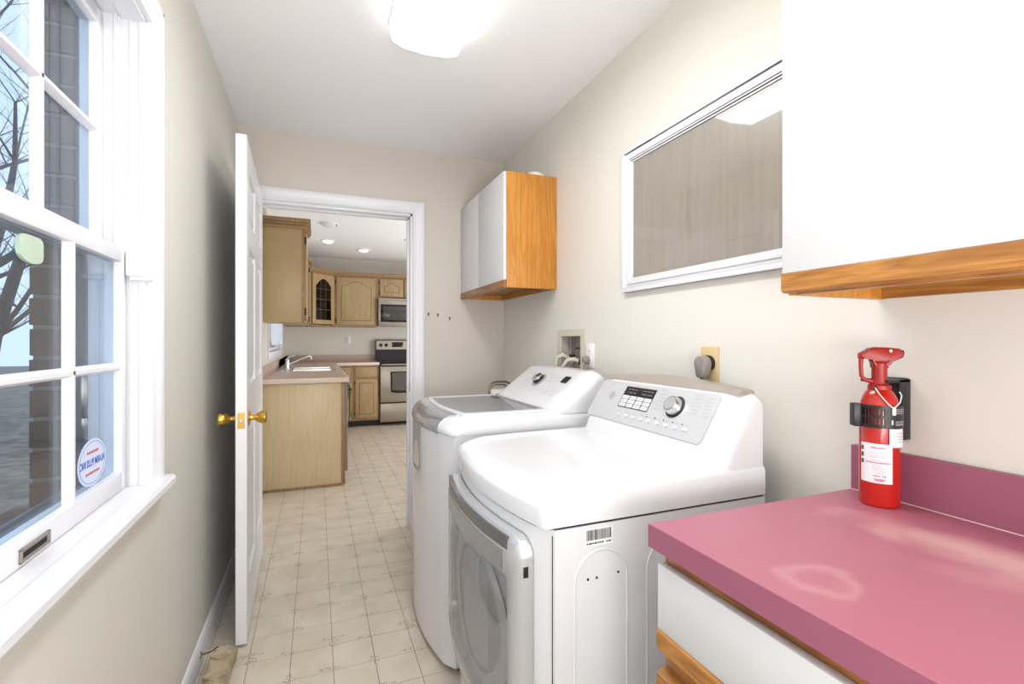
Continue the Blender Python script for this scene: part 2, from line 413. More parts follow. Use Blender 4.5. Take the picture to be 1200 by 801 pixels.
# ------------------------------------------------------------------ the open door (hinged at the left jamb)
hx, hy = -0.286, 3.085           # hinge end, right face
nx, ny = -0.256, 2.165           # knob end, right face
dl = math.hypot(nx-hx, ny-hy); dx, dy = (nx-hx)/dl, (ny-hy)/dl
TD = lambda a, t, z: (hx+dx*a+dy*t, hy+dy*a-dx*t, z)      # a from hinge, t thickness (0 = right face, grows to the left)
dr = struct_empty('door_1', (hx, hy, 0)); TH = .04
m = MB(TD, True)
st = .115
for a0, a1 in ((0, st), (dl/2-.055, dl/2+.055), (dl-st, dl)): m.box(a0, a1, 0, TH, .012, 2.028, .0015, 1)
for z0, z1 in ((.012, .24), (.86, 1.03), (1.60, 1.71), (1.91, 2.028)): m.box(st-.002, dl-st+.002, 0.0004, TH-.0004, z0, z1)
m.each('rail', DOORW, dr)
for (a0, a1) in ((st, dl/2-.055), (dl/2+.055, dl-st)):
    for (z0, z1) in ((.24, .86), (1.03, 1.60), (1.71, 1.91)):
        m = MB(TD); b_ = .035
        m.box(a0-.002, a1+.002, .013, TH-.013, z0-.002, z1+.002)
        for t_a, t_b in ((.013, .004), (TH-.013, TH-.004)):
            m.loft([[(a0+.012, t_a, z0+.012), (a1-.012, t_a, z0+.012), (a1-.012, t_a, z1-.012), (a0+.012, t_a, z1-.012)],
                    [(a0+b_, t_b, z0+b_), (a1-b_, t_b, z0+b_), (a1-b_, t_b, z1-b_), (a0+b_, t_b, z1-b_)]])
        # sticking moulding
        for t_a, t_b in ((.013, .002), (TH-.013, TH-.002)):
            for q in (((a0, z0), (a1, z0), (a1-.01, z0+.01), (a0+.01, z0+.01)), ((a0, z1), (a1, z1), (a1-.01, z1-.01), (a0+.01, z1-.01)),
                      ((a0, z0), (a0, z1), (a0+.01, z1-.01), (a0+.01, z0+.01)), ((a1, z0), (a1, z1), (a1-.01, z1-.01), (a1-.01, z0+.01))):
                (p0, p1, p2, p3) = q
                m.quad((p0[0], t_b, p0[1]), (p1[0], t_b, p1[1]), (p2[0], t_a, p2[1]), (p3[0], t_a, p3[1]))
        m.build('panel', DOORW, dr, ang=20)
ka = dl-.065
for sgn, t0_ in ((-1, 0), (1, TH)):
    m = MB(TD); prof = [(0, .031), (.003, .032), (.006, .028), (.008, .013), (.02, .010), (.026, .012), (.036, .021), (.05, .027), (.062, .027), (.067, .022), (.068, .001)]
    m.lathe((ka, t0_, .897), (0, sgn, 0), prof, 24)
    kb = m.build('door_knob', BRASS, dr)
m = MB(TD).box(dl-.0005, dl+.0015, .008, TH-.008, .865, .928, .0006, 1); m.build('latch_plate', BRASS, dr)
m = MB(TD).box(dl+.001, dl+.004, .014, TH-.014, .888, .905, .001, 1); m.build('latch', STEEL, dr)
for z in (.25, 1.05, 1.83):
    MB(TD).box(-.006, .03, TH-.001, TH+.002, z-.045, z+.045).box(-.012, 0, TH-.004, TH+.01, z-.045, z+.045, .003).build('hinge', BRASS, dr)

# ------------------------------------------------------------------ left window
wd = struct_empty('window_1', (XL, WY0, WZ0))
# casing
m = MB()
prof = [(XL, 1.524), (XL+.012, 1.524), (XL+.014, 1.53), (XL+.011, 1.54), (XL+.015, 1.548), (XL+.013, 1.558), (XL+.018, 1.566), (XL+.022, 1.58), (XL+.022, 1.59), (XL+.018, 1.593), (XL, 1.593)]
m.prism(prof, 'z', WZ0, 2.11)
m.build('casing', TRIM, wd)
m = MB(); m.prism([(a, .68-(b-1.52)) for a, b in prof], 'z', WZ0, 2.11); m.build('casing', TRIM, wd)
m = MB(); m.prism([(a, WZ1-.002+(b-1.524)) for a, b in prof], 'y', .607, 1.593); m.build('casing', TRIM, wd)
# jamb with liner grooves
m = MB().box(-.53, XL+.0005, WY1-.003, WY1+.012, WZ0-.02, WZ1+.01).box(-.53, XL+.0005, WY0-.012, WY0+.003, WZ0-.02, WZ1+.01).box(-.53, XL+.0005, WY0, WY1, WZ1-.003, WZ1+.012)
for xa, xb in ((-.425, XL), (-.478, -.470), (-.445, -.440)):
    m.box(xa, xb, WY1-.008, WY1, WZ0, WZ1, .001, 1); m.box(xa, xb, WY0, WY0+.008, WZ0, WZ1, .001, 1)
m.box(-.46, XL, WY0, WY1, WZ1-.012, WZ1)
m.build('jamb', TRIM, wd)
# stool (inner sill) and apron
m = MB(); m.prism([(XL+.0005, .808), (-.372, .808), (-.366, .815), (-.366, .83), (-.372, .838), (XL+.0005, .838)], 'y', .57, 1.612); m.box(-.54, XL+.001, WY0-.001, WY1+.001, .806, .838)
m.build('window_sill', TRIM, wd)
m = MB(); m.prism([(XL, .775), (XL+.012, .775), (XL+.016, .79), (XL+.022, .798), (XL+.024, .81), (XL, .81)], 'y', .607, 1.593); m.build('apron', TRIM, wd)
def sash(xf, xg, z0, z1, bot, top, name):
    s_ = .037; t_ = .036
    fr = MB()
    y0, y1 = WY0+.004, WY1-.004
    fr.box(xf-t_, xf, y0, y0+s_, z0, z1, .003).box(xf-t_, xf, y1-s_, y1, z0, z1, .003)
    fr.box(xf-t_, xf, y0+s_-.004, y1-s_+.004, z0, z0+bot, .003).box(xf-t_, xf, y0+s_-.004, y1-s_+.004, z1-top, z1, .003)
    f = fr.build(name, TRIM, wd)
    gy0, gy1, gz0, gz1 = y0+s_, y1-s_, z0+bot, z1-top
    w3 = (gy1-gy0)/3; hm = (gz0+gz1)/2
    for k in (1, 2):
        yy = gy0+w3*k; h = .011
        MB().prism([(xg-.001, yy-h), (xg+.010, yy-h*.75), (xg+.016, yy-h*.35), (xg+.016, yy+h*.35), (xg+.010, yy+h*.75), (xg-.001, yy+h)], 'z', gz0-.002, gz1+.002).build('muntin', TRIM, f)
    h = .011
    MB().prism([(xg-.001, hm-h), (xg+.010, hm-h*.75), (xg+.016, hm-h*.35), (xg+.016, hm+h*.35), (xg+.010, hm+h*.75), (xg-.001, hm+h)], 'y', gy0-.002, gy1+.002).build('muntin', TRIM, f)
    for k in range(3):
        for q in ((gz0, hm), (hm, gz1)):
            MB().box(xg-.003, xg, gy0+w3*k+.001, gy0+w3*(k+1)-.001, q[0]+.001, q[1]-.001).build('pane', GLASS, f)
    return f
s1 = sash(-.450, -.466, .839, 1.446, .046, .038, 'lower_sash')
s2 = sash(-.499, -.515, 1.43, 2.035, .045, .042, 'upper_sash')
# lift handle in the lower rail
m = MB(); lz0, lz1, ly0, ly1 = .846, .870, 1.03, 1.125
m.box(-.452, -.446, ly0, ly1, lz1-.004, lz1, .0012).box(-.452, -.446, ly0, ly1, lz0, lz0+.004, .0012).box(-.452, -.446, ly0, ly0+.005, lz0, lz1, .0012).box(-.452, -.446, ly1-.005, ly1, lz0, lz1, .0012)
m.box(-.4505, -.4495, ly0, ly1, lz0, lz1)
m.build('sash_lift', GREYP, s1)
MB().box(-.4498, -.4490, ly0+.008, ly1-.008, lz0+.006, lz1-.009).build('lift_slot', DARK, s1)
# white stop block at the jamb above the meeting rail
MB().box(-.448, -.405, 1.494, 1.545, 1.375, 1.440, .004).box(-.442, -.398, 1.50, 1.535, 1.365, 1.378, .003).build('stop_block', TRIM, wd)
# storm frame outside
m = MB(None, True)
for y0, y1 in ((WY0, WY0+.03), (WY1-.03, WY1)): m.box(-.545, -.531, y0, y1, WZ0, WZ1, .002)
m.box(-.545, -.531, WY0, WY1, WZ0, WZ0+.03, .002).box(-.545, -.531, WY0, WY1, WZ1-.03, WZ1, .002).box(-.545, -.531, WY0, WY1, 1.42, 1.45, .002)
m.each('storm_bar', ALU, wd)
# security sticker on the glass, reads from outside
stk = thing('window_sticker', 'oval white and blue alarm company sticker on the lower window pane, lettering seen reversed', 'sticker', (-.4655, 1.354, .94))
def oval(m, x0, x1, cy, cz, ry, rz, n=40):
    m.prism([(cy+ry*math.cos(2*math.pi*k/n), cz+rz*math.sin(2*math.pi*k/n)) for k in range(n)], 'x', x0, x1)
m = MB(); oval(m, -.4658, -.4650, 1.354, .940, .073, .052); m.build('film', STICK, stk)
n = 40
m = MB(); m.loft([[(-.4647, 1.354+r_*math.cos(2*math.pi*k/n), .94+r_*.71*math.sin(2*math.pi*k/n)) for k in range(n)] for r_ in (.066, .0645)], True, False); m.build('border', BLUEI, stk)
textmesh('ALARM PLUS INC', .0165, lambda a, b: (-.4646, 1.354-a, .940+b*1.35), 'lettering', BLUEI, stk, .0004)
def scribble(m, rows, put, seed=1, h=.0018):
    rd = random.Random(seed)
    for (a0, a1, b) in rows:
        a = a0
        while a < a1:
            w_ = rd.uniform(.6, 1.8)*h*1.3
            m.quad(put(a, b-h/2), put(min(a+w_, a1), b-h/2), put(min(a+w_, a1), b+h/2), put(a, b+h/2)); a += w_+h*.45
m = MB(); scribble(m, [(-.030, .030, .0235), (-.036, .036, -.0225)], lambda a, b: (-.4646, 1.354-a, .94+b), 3, .0055); m.build('small_print', REDI, stk, kind='stuff')
gd = MB(); gd.prism([(1.095+.047*max(-.86, min(.75, math.cos(2*math.pi*k/32))), 1.372+.026*min(.85, math.sin(2*math.pi*k/32))) for k in range(32)], 'x', -.4655, -.459, .001)
tag(gd.build('plastic_disc', GREEN), 'small pale green rounded plastic disc stuck high on the lower window sash glass', 'disc')

# ------------------------------------------------------------------ outside
ext = struct_empty('wall_outside', (-.70, 1.53, -.3))
MB().box(-.648, -.548, 1.545, 3.0, -.3, 2.6).box(-.648, -.548, -1.7, .655, -.3, 2.6).box(-.648, -.548, .655, 1.545, -.3, .79).box(-.648, -.548, .655, 1.545, 2.09, 2.6).build('mortar', MORTAR, ext)
bb = None
def brick(x, y, z, lx, ly, lz):
    global bb
    if bb is None: bb = MB().box(-.5, .5, -.5, .5, -.5, .5, .02, 1).build('brick', BRICK); bb.parent = ext; o = bb
    else: o = bb.copy(); col.objects.link(o); o.parent = ext
    o.location = Vector((x, y, z))-WL[ext.as_pointer()]; o.scale = (lx, ly, lz)
for k in range(17):
    z = .83+k*.0755
    ln = .20 if k % 2 else .095
    brick(-.600, 1.535+ln/2, z, .104, ln, .0655)
    brick(-.600, 1.535+ln+.01+.1, z, .104, .2, .0655)
    brick(-.600, .665-ln/2, z, .104, ln, .0655)
for k in range(11):
    brick(-.602, .70+k*.0755, .772, .13, .0655, .09)
struct('ground', MB().box(-40, -.70, -30, 40, -.5, -.4), GROUND)
def tree(x, y, h, r, seed, label):
    rd = random.Random(seed); m = MB()
    def branch(p, d, L_, r0, depth):
        pts = [p]; rr = [r0]; q = p; dd = d.copy()
        for i in range(5):
            dd = (dd+Vector((rd.uniform(-.15, .15), rd.uniform(-.15, .15), .05))).normalized(); q = q+dd*L_/5; pts.append(q); rr.append(r0*(1-.16*(i+1)))
        m.tube(pts, rr, 5 if depth else 8, False)
        if depth < 3:
            for i in range(2 if depth == 0 else 0, 5 if depth else 6):
                for _ in range(2 if depth < 2 else 1):
                    a = rd.uniform(0, 6.28); e = (Vector((math.cos(a), math.sin(a), rd.uniform(.2, .9)))+dd*.4).normalized()
                    branch(pts[i], e, L_*rd.uniform(.3, .5), rr[i]*.45, depth+1)
    branch(Vector((x, y, -.42)), Vector((0, 0, 1)), h, r, 0)
    t_ = thing('bare_tree', label, 'tree', (x, y, -.42), 'bare trees outside the laundry window'); m.build('branches', BARK, t_, kind='stuff')
for x, y, h, r, lb_ in ((-2.6, 5.2, 4.2, .07, 'slim bare winter tree closest to the laundry window'), (-4.4, 8.6, 6, .11, 'tall bare winter tree farther out beyond the laundry window'),
                        (-6.6, 13.4, 7, .15, 'thick-trunked bare winter tree at the back of the yard'), (-1.9, 2.9, 2.6, .05, 'short bare sapling just outside the brick reveal')):
    tree(x, y, h, r, int(y*10), lb_)

# ------------------------------------------------------------------ interior window on the right wall
iw = struct_empty('window_2', (XR, .4, 1.41))
y0, y1, z0, z1 = .15, 1.686, 1.41, 1.993
m = MB()
def frame_x(m, xa, xb, ya, yb, za, zb, wd_, bev=.002):
    m.box(xa, xb, ya, yb, za, za+wd_, bev).box(xa, xb, ya, yb, zb-wd_, zb, bev).box(xa, xb, ya, ya+wd_, za+wd_, zb-wd_, bev).box(xa, xb, yb-wd_, yb, za+wd_, zb-wd_, bev)
frame_x(m, XR-.012, XR, y0, y1, z0, z1, .05)
frame_x(m, XR-.020, XR, y0, y1, z0, z1, .016)
frame_x(m, XR-.016, XR, y0+.03, y1-.03, z0+.03, z1-.03, .014)
m.build('casing', TRIM, iw)
m = MB(); frame_x(m, XR-.006, XR, y0+.045, y1-.045, z0+.045, z1-.045, .012, .001); m.build('glazing_bead', TRIM, iw)
MB().box(XR-.0035, XR-.002, y0+.05, y1-.05, z0+.05, z1-.05).build('pane', GLASSI, iw)
MB().box(XR-.0015, XR-.0005, y0+.05, y1-.05, z0+.05, z1-.05).build('blind', INTP, iw)

# ------------------------------------------------------------------ ceiling fixture
lt = thing('ceiling_light', 'long white wraparound fluorescent light on the laundry ceiling', 'ceiling light', (.40, 1.28, ZC))
def lprof(y): return [(.262, y, ZC), (.262, y, 2.388), (.272, y, 2.362), (.31, y, 2.346), (.40, y, 2.338), (.49, y, 2.346), (.528, y, 2.362), (.538, y, 2.388), (.538, y, ZC)]
MB().loft([lprof(.66), lprof(1.89)]).build('diffuser', LAMP, lt)
m = MB().box(.255, .545, .655, 1.895, 2.424, ZC, .002); m.build('housing', TRIM, lt)

area('ceiling_light_tube', (.40, 1.275, 2.33), (0, 0, 0), .2, 1.15, 12, (0.98, 0.99, 1.0))

# ------------------------------------------------------------------ washer / dryer helpers
def bowx(xe, bow, s): return xe-bow*(1-(2*s-1)**2)
def body(m, ya, yb, xe, bow, xback, z0, z1, rc=.02, n=16):
    pts = [(xback, ya)]
    for i in range(n+1):
        s_ = i/n; x = bowx(xe, bow, s_)
        e = min(s_, 1-s_)*(yb-ya)
        if e < rc: x += rc-math.sqrt(max(0, rc*rc-(rc-e)**2))
        pts.append((x, ya+s_*(yb-ya)))
    pts.append((xback, yb))
    m.prism(pts, 'z', z0, z1)
def cap(m, ya, yb, xe, bow, xback, prof, rounding=.016, n=18):
    """prof: [(dx from front edge, z)], lofted along y with rounded ends; the bottom closes at zb"""
    secs = []
    zb = prof[0][1]
    ss = [0, .006, .018, .04]+[.04+.92*i/n for i in range(1, n)]+[.96, .982, .994, 1]
    for s_ in ss:
        y = ya+s_*(yb-ya); e = min(s_, 1-s_)*(yb-ya); d = 0; ex = 0
        if e < rounding: d = rounding-math.sqrt(max(0, rounding**2-(rounding-e)**2)); ex = d
        x0_ = bowx(xe, bow, s_)+ex*.7
        sec = [(min(x0_+px_, xback), y, max(zb, pz-d*(1 if pz > zb+.02 else 0))) for px_, pz in prof]
        sec += [(xback, y, prof[-1][1]-d), (xback, y, zb)]
        secs.append(sec)
    m.loft(secs)
# ------------------------------------------------------------------ dryer
dy_ = thing('dryer', 'white front-loading dryer with grey glass door, nearest the rose countertop', 'dryer', (.78, 1.27, 0))
ya, yb, xe, bow, xb = .93, 1.612, .457, .045, 1.10
m = MB(); body(m, ya+.002, yb-.002, xe+.002, bow, xb, .02, .800); m.build('cabinet_body', WHITE, dy_, ang=50)
m = MB(); body(m, ya+.006, yb-.006, xe+.008, bow, xb-.004, .797, .808); m.build('top_seam', DARK, dy_)
m = MB(); cap(m, ya, yb, xe-.004, bow, xb, [(0, .806), (0, .845), (.004, .852), (.02, .861), (.045, .870), (.09, .878), (.2, .882), (.45, .884)]); m.build('top_cover', WHITE, dy_, ang=60)
# control console
DP = ((.944, .93), (1.03, 1.062))
def FD(y, t, off=0):
    dx_, dz_ = DP[1][0]-DP[0][0], DP[1][1]-DP[0][1]; L_ = math.hypot(dx_, dz_)
    return (DP[0][0]+dx_*t-dz_/L_*off, y, DP[0][1]+dz_*t+dx_/L_*off)
def console(m, ya, yb, p0, p1, xb, zbase, xfoot, arch, rc, n=20):
    secs = []
    ss = [0, .004, .012, .025, .045, .07]+[.07+.86*i/n for i in range(1, n)]+[.93, .955, .975, .988, .996, 1]
    for s_ in ss:
        y = ya+s_*(yb-ya); e = min(s_, 1-s_)*(yb-ya)
        k = 1 if e >= rc else math.sqrt(max(0, 1-(1-e/rc)**2))
        push = (1-k)*.065; drop = (1-k)*.03
        a_ = arch*(1-(2*s_-1)**2)
        p0x = p0[0]+push*1.0; p1x = min(p1[0]+push*.7, xb-.02)
        zt = p1[1]-drop
        secs.append([(xfoot+push, y, zbase), (p0x-.018, y, zbase+.018), (p0x-.004, y, p0[1]-.006), (p0x, y, p0[1]), ((p0x+p1x)/2, y, (p0[1]+zt)/2), (p1x, y, zt), (p1x+.006, y, zt+.008), (xb-.012, y, zt+.014+a_), (xb, y, zt+.006+a_), (xb, y, zbase)])
    m.loft(secs)
m = MB(); console(m, ya+.004, yb-.004, (DP[0][0]+.002, DP[0][1]), DP[1], 1.096, .872, .915, .014, .07); m.build('console', WHITE, dy_, ang=60)
m = MB(); secs = []
for i in range(25):
    s_ = i/24; y = .958+(1.59-.958)*s_; k = (1-(2*s_-1)**2); a_ = .014*k
    x1 = DP[1][0]
    secs.append([(x1+.004, y, 1.068), (x1+.008, y, 1.073+.002*k), (x1+.020, y, 1.077+a_*.6+.005*k), (1.0855, y, 1.079+a_+.004*k), (1.092, y, 1.074+a_), (1.092, y, 1.06)])
m.loft(secs); m.build('console_top_strip', TAUPE, dy_, ang=60)
# face panel
def quadpanel(pts, off, m, thick=.0012):
    m.loft([[FD(y, t, off-thick) for y, t in pts], [FD(y, t, off) for y, t in pts]])
pf = [(1.578, .05), (1.585, .15), (1.585, .93), (1.575, 1.0), (1.012, 1.0), (1.004, .93), (1.004, .1), (1.012, .02)]
m = MB(); quadpanel(pf, .0015, m); cp = m.build('control_panel', PANELG, dy_)
m = MB(); quadpanel([(1.425, .40), (1.425, .905), (1.267, .905), (1.267, .40)], .0035, m, .003); sc = m.build('display', BLACK, dy_)
m = MB(); cw = .158/4
for r_ in range(3):
    for c_ in range(4):
        yy0 = 1.424-cw*c_-.003; t0_ = .415+r_*.0105*9; 
        quadpanel([(yy0, t0_), (yy0, t0_+.08), (yy0-cw+.005, t0_+.08), (yy0-cw+.005, t0_)], .0040, m, .0004)
m.build('cycle_list', PLATE, sc, ang=1, kind='stuff')
m = MB()
scribble(m, [(1.275, 1.335, .84), (1.36, 1.41, .84), (1.275, 1.33, .76), (1.36, 1.41, .76)], lambda a, b: FD(a, b, .0042), 4, .012)
m.build('display_digits', INKG, sc, kind='stuff')
m = MB()
rows = [(1.425-.038*c_-.030, 1.425-.038*c_-.006, .455+.0945*r_) for r_ in range(3) for c_ in range(4)]
scribble(m, rows, lambda a, b: FD(a, b, .0043), 5, .014)
m.build('cycle_print', INKG, sc, kind='stuff')
nrm = Vector(FD(0, 0, 1))-Vector(FD(0, 0, 0))
def face_lathe(F_, y, t, prof, name, mt, parent, n=32, off=0):
    c = F_(y, t, off); return MB().lathe(c, nrm, prof, n).build(name, mt, parent)
kr = face_lathe(FD, 1.155, .62, [(0, .036), (.003, .036), (.004, .033), (.004, .001)], 'knob_ring', BLACK, dy_)
kn = face_lathe(FD, 1.155, .62, [(0, .029), (.004, .030), (.022, .027), (.026, .024), (.027, .012), (.027, .001)], 'dial', CHROME, dy_)
MB().lathe(FD(1.155, .62, .0265), nrm, [(0, .020), (.0015, .020), (.002, .001)], 28).build('dial_cap', SILVER, kn)
face_lathe(FD, 1.484, .64, [(0, .016), (.003, .016), (.004, .013), (.004, .001)], 'power_button', SILVER, dy_)
m = MB()
for c_ in range(9):
    yy = 1.40-.04*c_; m.loft([[FD(yy+.010*math.cos(a*.7854), .215+.05*math.sin(a*.7854), o_*.6) for a in range(8)] for o_ in (0.001, .0035)])
m.build('option_buttons', mat('button_silver', '#d9dadd', .4), dy_, kind='stuff')
m = MB()
rows = [(1.02, 1.045, .90-.075*k) for k in range(6)]+[(1.065, 1.10, .93-.075*k) for k in range(6)]+[(1.215, 1.25, .93-.085*k) for k in range(6)]
rows += [(1.39-.04*c_, 1.405-.04*c_, .30) for c_ in range(9)]+[(1.46, 1.53, .10), (1.50, 1.53, .92)]
scribble(m, rows, lambda a, b: FD(a, b, .0022), 6, .006)
scribble(m, [(1.385-.04*c_, 1.405-.04*c_, .19) for c_ in range(9)], lambda a, b: FD(a, b, .0042), 7, .012)
m.build('panel_print', INKG, dy_, kind='stuff')
m = MB()
for c_ in range(5): m.loft([[FD(1.255-.04*c_+.003*math.cos(a*1.5708), .31+.012*math.sin(a*1.5708), o_) for a in range(4)] for o_ in (.001, .003)])
m.build('indicator_lights', BLACK, dy_, kind='stuff')
# side embossing, barcode, screws
m = MB(None, True); yy = ya+.0022
def archline(xa, xb_, zt, zb_): 
    r_ = (xb_-xa)/2; c = ((xa+xb_)/2, zt-r_)
    pts = [(xa, yy, zb_)]+[(p[0], yy, p[1]) for p in arc(c, r_, 180, 0, 14)]+[(xb_, yy, zb_)]
    m.tube(pts, .0028, 6)
archline(.527, .664, .742, .06); archline(.720, .857, .742, .06); archline(.913, 1.05, .742, .06)
m.each('embossed_rib', WHITE, dy_)
m = MB().box(.553, .625, ya+.0005, ya+.0022, .752, .792); lb = m.build('barcode_label', PLATE, dy_)
m = MB(); rd = random.Random(5); x = .556
while x < .621:
    w_ = rd.choice((.0008, .0012, .002)); m.box(x, x+w_, ya+.0001, ya+.0007, .766, .789); x += w_+rd.choice((.0008, .0014))
scribble(m, [(.556, .60, .759), (.607, .621, .759)], lambda a, b: (a, ya+.0001, b), 8, .0035)
m.build('barcode', BLACK, lb, kind='stuff')
m = MB(None, True)
for x_, z_ in ((.56, .68), (.583, .68), (.64, .683)): m.lathe((x_, ya+.003, z_), (0, -1, 0), [(0, .003), (.002, .003), (.002, .001)], 8)
m.each('screw', BLACK, dy_)
m = MB().box(xe+.014, xe+.0155, ya+.0005, ya+.0025, .03, .79); m.build('panel_joint', DARK, dy_)
# front door
def fx(y, out): s_ = (y-ya)/(yb-ya); return bowx(xe, bow, s_)-out
def slab(m, outline, out0, out1):
    """closed outline in (y,z), made to follow the bowed front between the two offsets"""
    m.loft([[(fx(y, out0), y, z) for y, z in outline], [(fx(y, out1), y, z) for y, z in outline]], True, True)
dya, dyb, dzt, dzb = .975, 1.592, .772, .265
def rrect(y0, y1, z0, z1, r, n=8, sub=14):
    pts = []
    cs = [((y1-r, z1-r), 0), ((y0+r, z1-r), 90), ((y0+r, z0+r), 180), ((y1-r, z0+r), 270)]
    for i, (c, a0) in enumerate(cs):
        pts += arc(c, r, a0, a0+90, n)
        c2, a2 = cs[(i+1) % 4]; p = pts[-1]; q = arc(c2, r, a2, a2, 1)[0]
        pts += [(p[0]+(q[0]-p[0])*k/sub, p[1]+(q[1]-p[1])*k/sub) for k in range(1, sub)]
    return pts
def ring(m, A, B, oA, oB, depth):
    n_ = len(A)
    sec = lambda P_, o_: [(fx(y, o_), y, z) for y, z in P_]
    m.loft([sec(A, 0.0), sec(A, oA*.7), sec([((a[0]*.85+b[0]*.15), (a[1]*.85+b[1]*.15)) for a, b in zip(A, B)], oA), sec([((a[0]*.2+b[0]*.8), (a[1]*.2+b[1]*.8)) for a, b in zip(A, B)], oB), sec(B, oB*.8), sec(B, depth)], True, False)
A = rrect(dya, dyb, dzb, dzt, .045); B = rrect(dya+.05, dyb-.02, dzb+.05, dzt-.10, .03)
m = MB(); ring(m, A, B, .034, .038, .0); fd = m.build('door', SILVER, dy_, ang=50)
m = MB()
def grid(m, y0, y1, z0, z1, f, ny=14, nz=10):
    for i in range(ny):
        for j in range(nz):
            q = [(y0+(y1-y0)*a/ny, z0+(z1-z0)*b/nz) for a, b in ((i, j), (i+1, j), (i+1, j+1), (i, j+1))]
            m.quad(*[(f(y, z), y, z) for y, z in q])
grid(m, dya+.045, dyb-.015, dzb+.045, dzt-.095, lambda y, z: fx(y, .034+.012*math.sin(math.pi*(z-dzb)/(dzt-dzb))*math.sin(math.pi*(y-dya)/(dyb-dya))))
m.build('door_glass', GLASSD, fd, ang=80)
m = MB(); grid(m, dya+.04, dyb-.01, dzb+.04, dzt-.09, lambda y, z: fx(y, .004), 10, 2); m.build('door_inner', PANELG, fd, ang=80)
m = MB(); C_ = ((dya+dyb)/2, (dzb+dzt)/2-.04)
m.loft([[(fx(C_[0]+r_*math.cos(R(a)), o_), C_[0]+r_*1.1*math.cos(R(a)), C_[1]+r_*.95*math.sin(R(a))) for a in range(0, 360, 10)] for r_, o_ in ((.21, .005), (.20, .012), (.19, .014), (.165, .006))], True, False)
m.build('porthole_ring', PANELG, fd)
m = MB(); slab(m, [(C_[0]+.168*1.1*math.cos(R(a)), C_[1]+.168*.95*math.sin(R(a))) for a in range(0, 360, 12)], .004, .006); m.build('porthole', mat('drum_grey', '#b4b5b8', .5), fd)
# dark recessed handle band along the top of the door
m = MB(); HB = [(dya+.045+(dyb-.03-dya-.045)*i/16, dzt-.006) for i in range(17)]; HB2 = [(y, dzt-.034) for y, z in HB][::-1]
slab(m, HB+HB2, .030, .0375); m.build('door_handle', mat('handle_grey', '#77787a', 0.22, 0.7), fd)
m = MB(); HB = [(dya+.055+(dyb-.03-dya-.055)*i/16, dzt-.042) for i in range(17)]; HB2 = [(y, dzt-.092) for y, z in HB][::-1]
slab(m, HB+HB2, .034, .0395); m.build('door_band', mat('band_grey', '#a9aaac', 0.25, 0.5), fd)
MB().box(fx(.975, 0)-.024, fx(.975, 0)-.012, dya-.0015, dya+.004, .688, .712, .0005).build('hinge_slot', BLACK, dy_)
m = MB(None, True)
for x_, y_ in ((.51, .98), (1.05, .98), (.51, 1.56), (1.05, 1.56)): m.lathe((x_, y_, 0), (0, 0, 1), [(0, .02), (.02, .02), (.022, .008)], 12)
m.each('foot', BLACK, dy_)

# ------------------------------------------------------------------ washer
wa = thing('washer', 'white top-loading washer with grey glass lid, between the dryer and back wall', 'washer', (.75, 2.03, 0))
ya2, yb2, xe2, bow2, xb2 = 1.69, 2.376, .445, .047, 1.10
m = MB(); body(m, ya2+.002, yb2-.002, xe2, bow2, xb2, .025, .87); m.build('cabinet_body', WHITE, wa, ang=50)
m = MB(); cap(m, ya2, yb2, xe2-.004, bow2, xb2, [(.004, .866), (0, .872), (.003, .885), (.012, .90), (.028, .914), (.055, .925), (.075, .928), (.2, .93), (.45, .93)], .03); m.build('top_cover', WHITE, wa, ang=60)
# silver front grip band
m = MB(); secs = []
for i in range(25):
    s_ = .13+.845*i/24; y = ya2+s_*(yb2-ya2); x0_ = bowx(xe2-.004, bow2, s_)
    P_ = [(.002, .862), (-.003, .874), (0, .888), (.009, .904), (.026, .9185), (.05, .9285), (.078, .9325), (.080, .928), (.03, .91), (.008, .88)]
    secs.append([(x0_+a, y, b) for a, b in P_])
m.loft(secs); m.build('lid_handle', mat('grip_silver', '#a6a7ac', 0.18, 0.65), wa, ang=60)
# raised white lid frame, glass lid
def lidring(y0, y1, x0_, x1_, w_):
    pass
LX0, LX1, LY0, LY1 = .525, .858, 1.765, 2.325
m = MB(); N_ = 14
outer = [(bowx(LX0-.022, .03, k/N_), LY0-.02+(LY1-LY0+.04)*k/N_) for k in range(N_+1)]+[(LX1+.015, LY1+.02), (LX1+.015, LY0-.02)]
inner = [(bowx(LX0, .03, k/N_), LY0+(LY1-LY0)*k/N_) for k in range(N_+1)]+[(LX1, LY1), (LX1, LY0)]
m.loft([[(x, y, .927) for x, y in outer], [(x+(.003 if x < .6 else -.003), y, .936) for x, y in outer], [(x, y, .937) for x, y in inner], [(x, y, .928) for x, y in inner]], True, False)
m.build('lid', WHITE, wa, ang=50)
lid = bpy.data.objects[-1] if False else None
m = MB(); m.loft([[(x, y, .9325) for x, y in inner], [(x, y, .9345) for x, y in inner]]); m.build('lid_glass', GLASSL, wa)
inn2 = [(x, y) for x, y in inner]
m = MB(); m.loft([[(x, y, .9302) for x, y in inner], [(x, y, .9312) for x, y in inner]]); m.build('lid_inner', mat('lid_grey', '#dcdde0', .5), wa)
m = MB().box(.83, .856, LY0+.03, LY1-.03, .9312, .9320); m.build('lid_inner_edge', GREYP, wa)
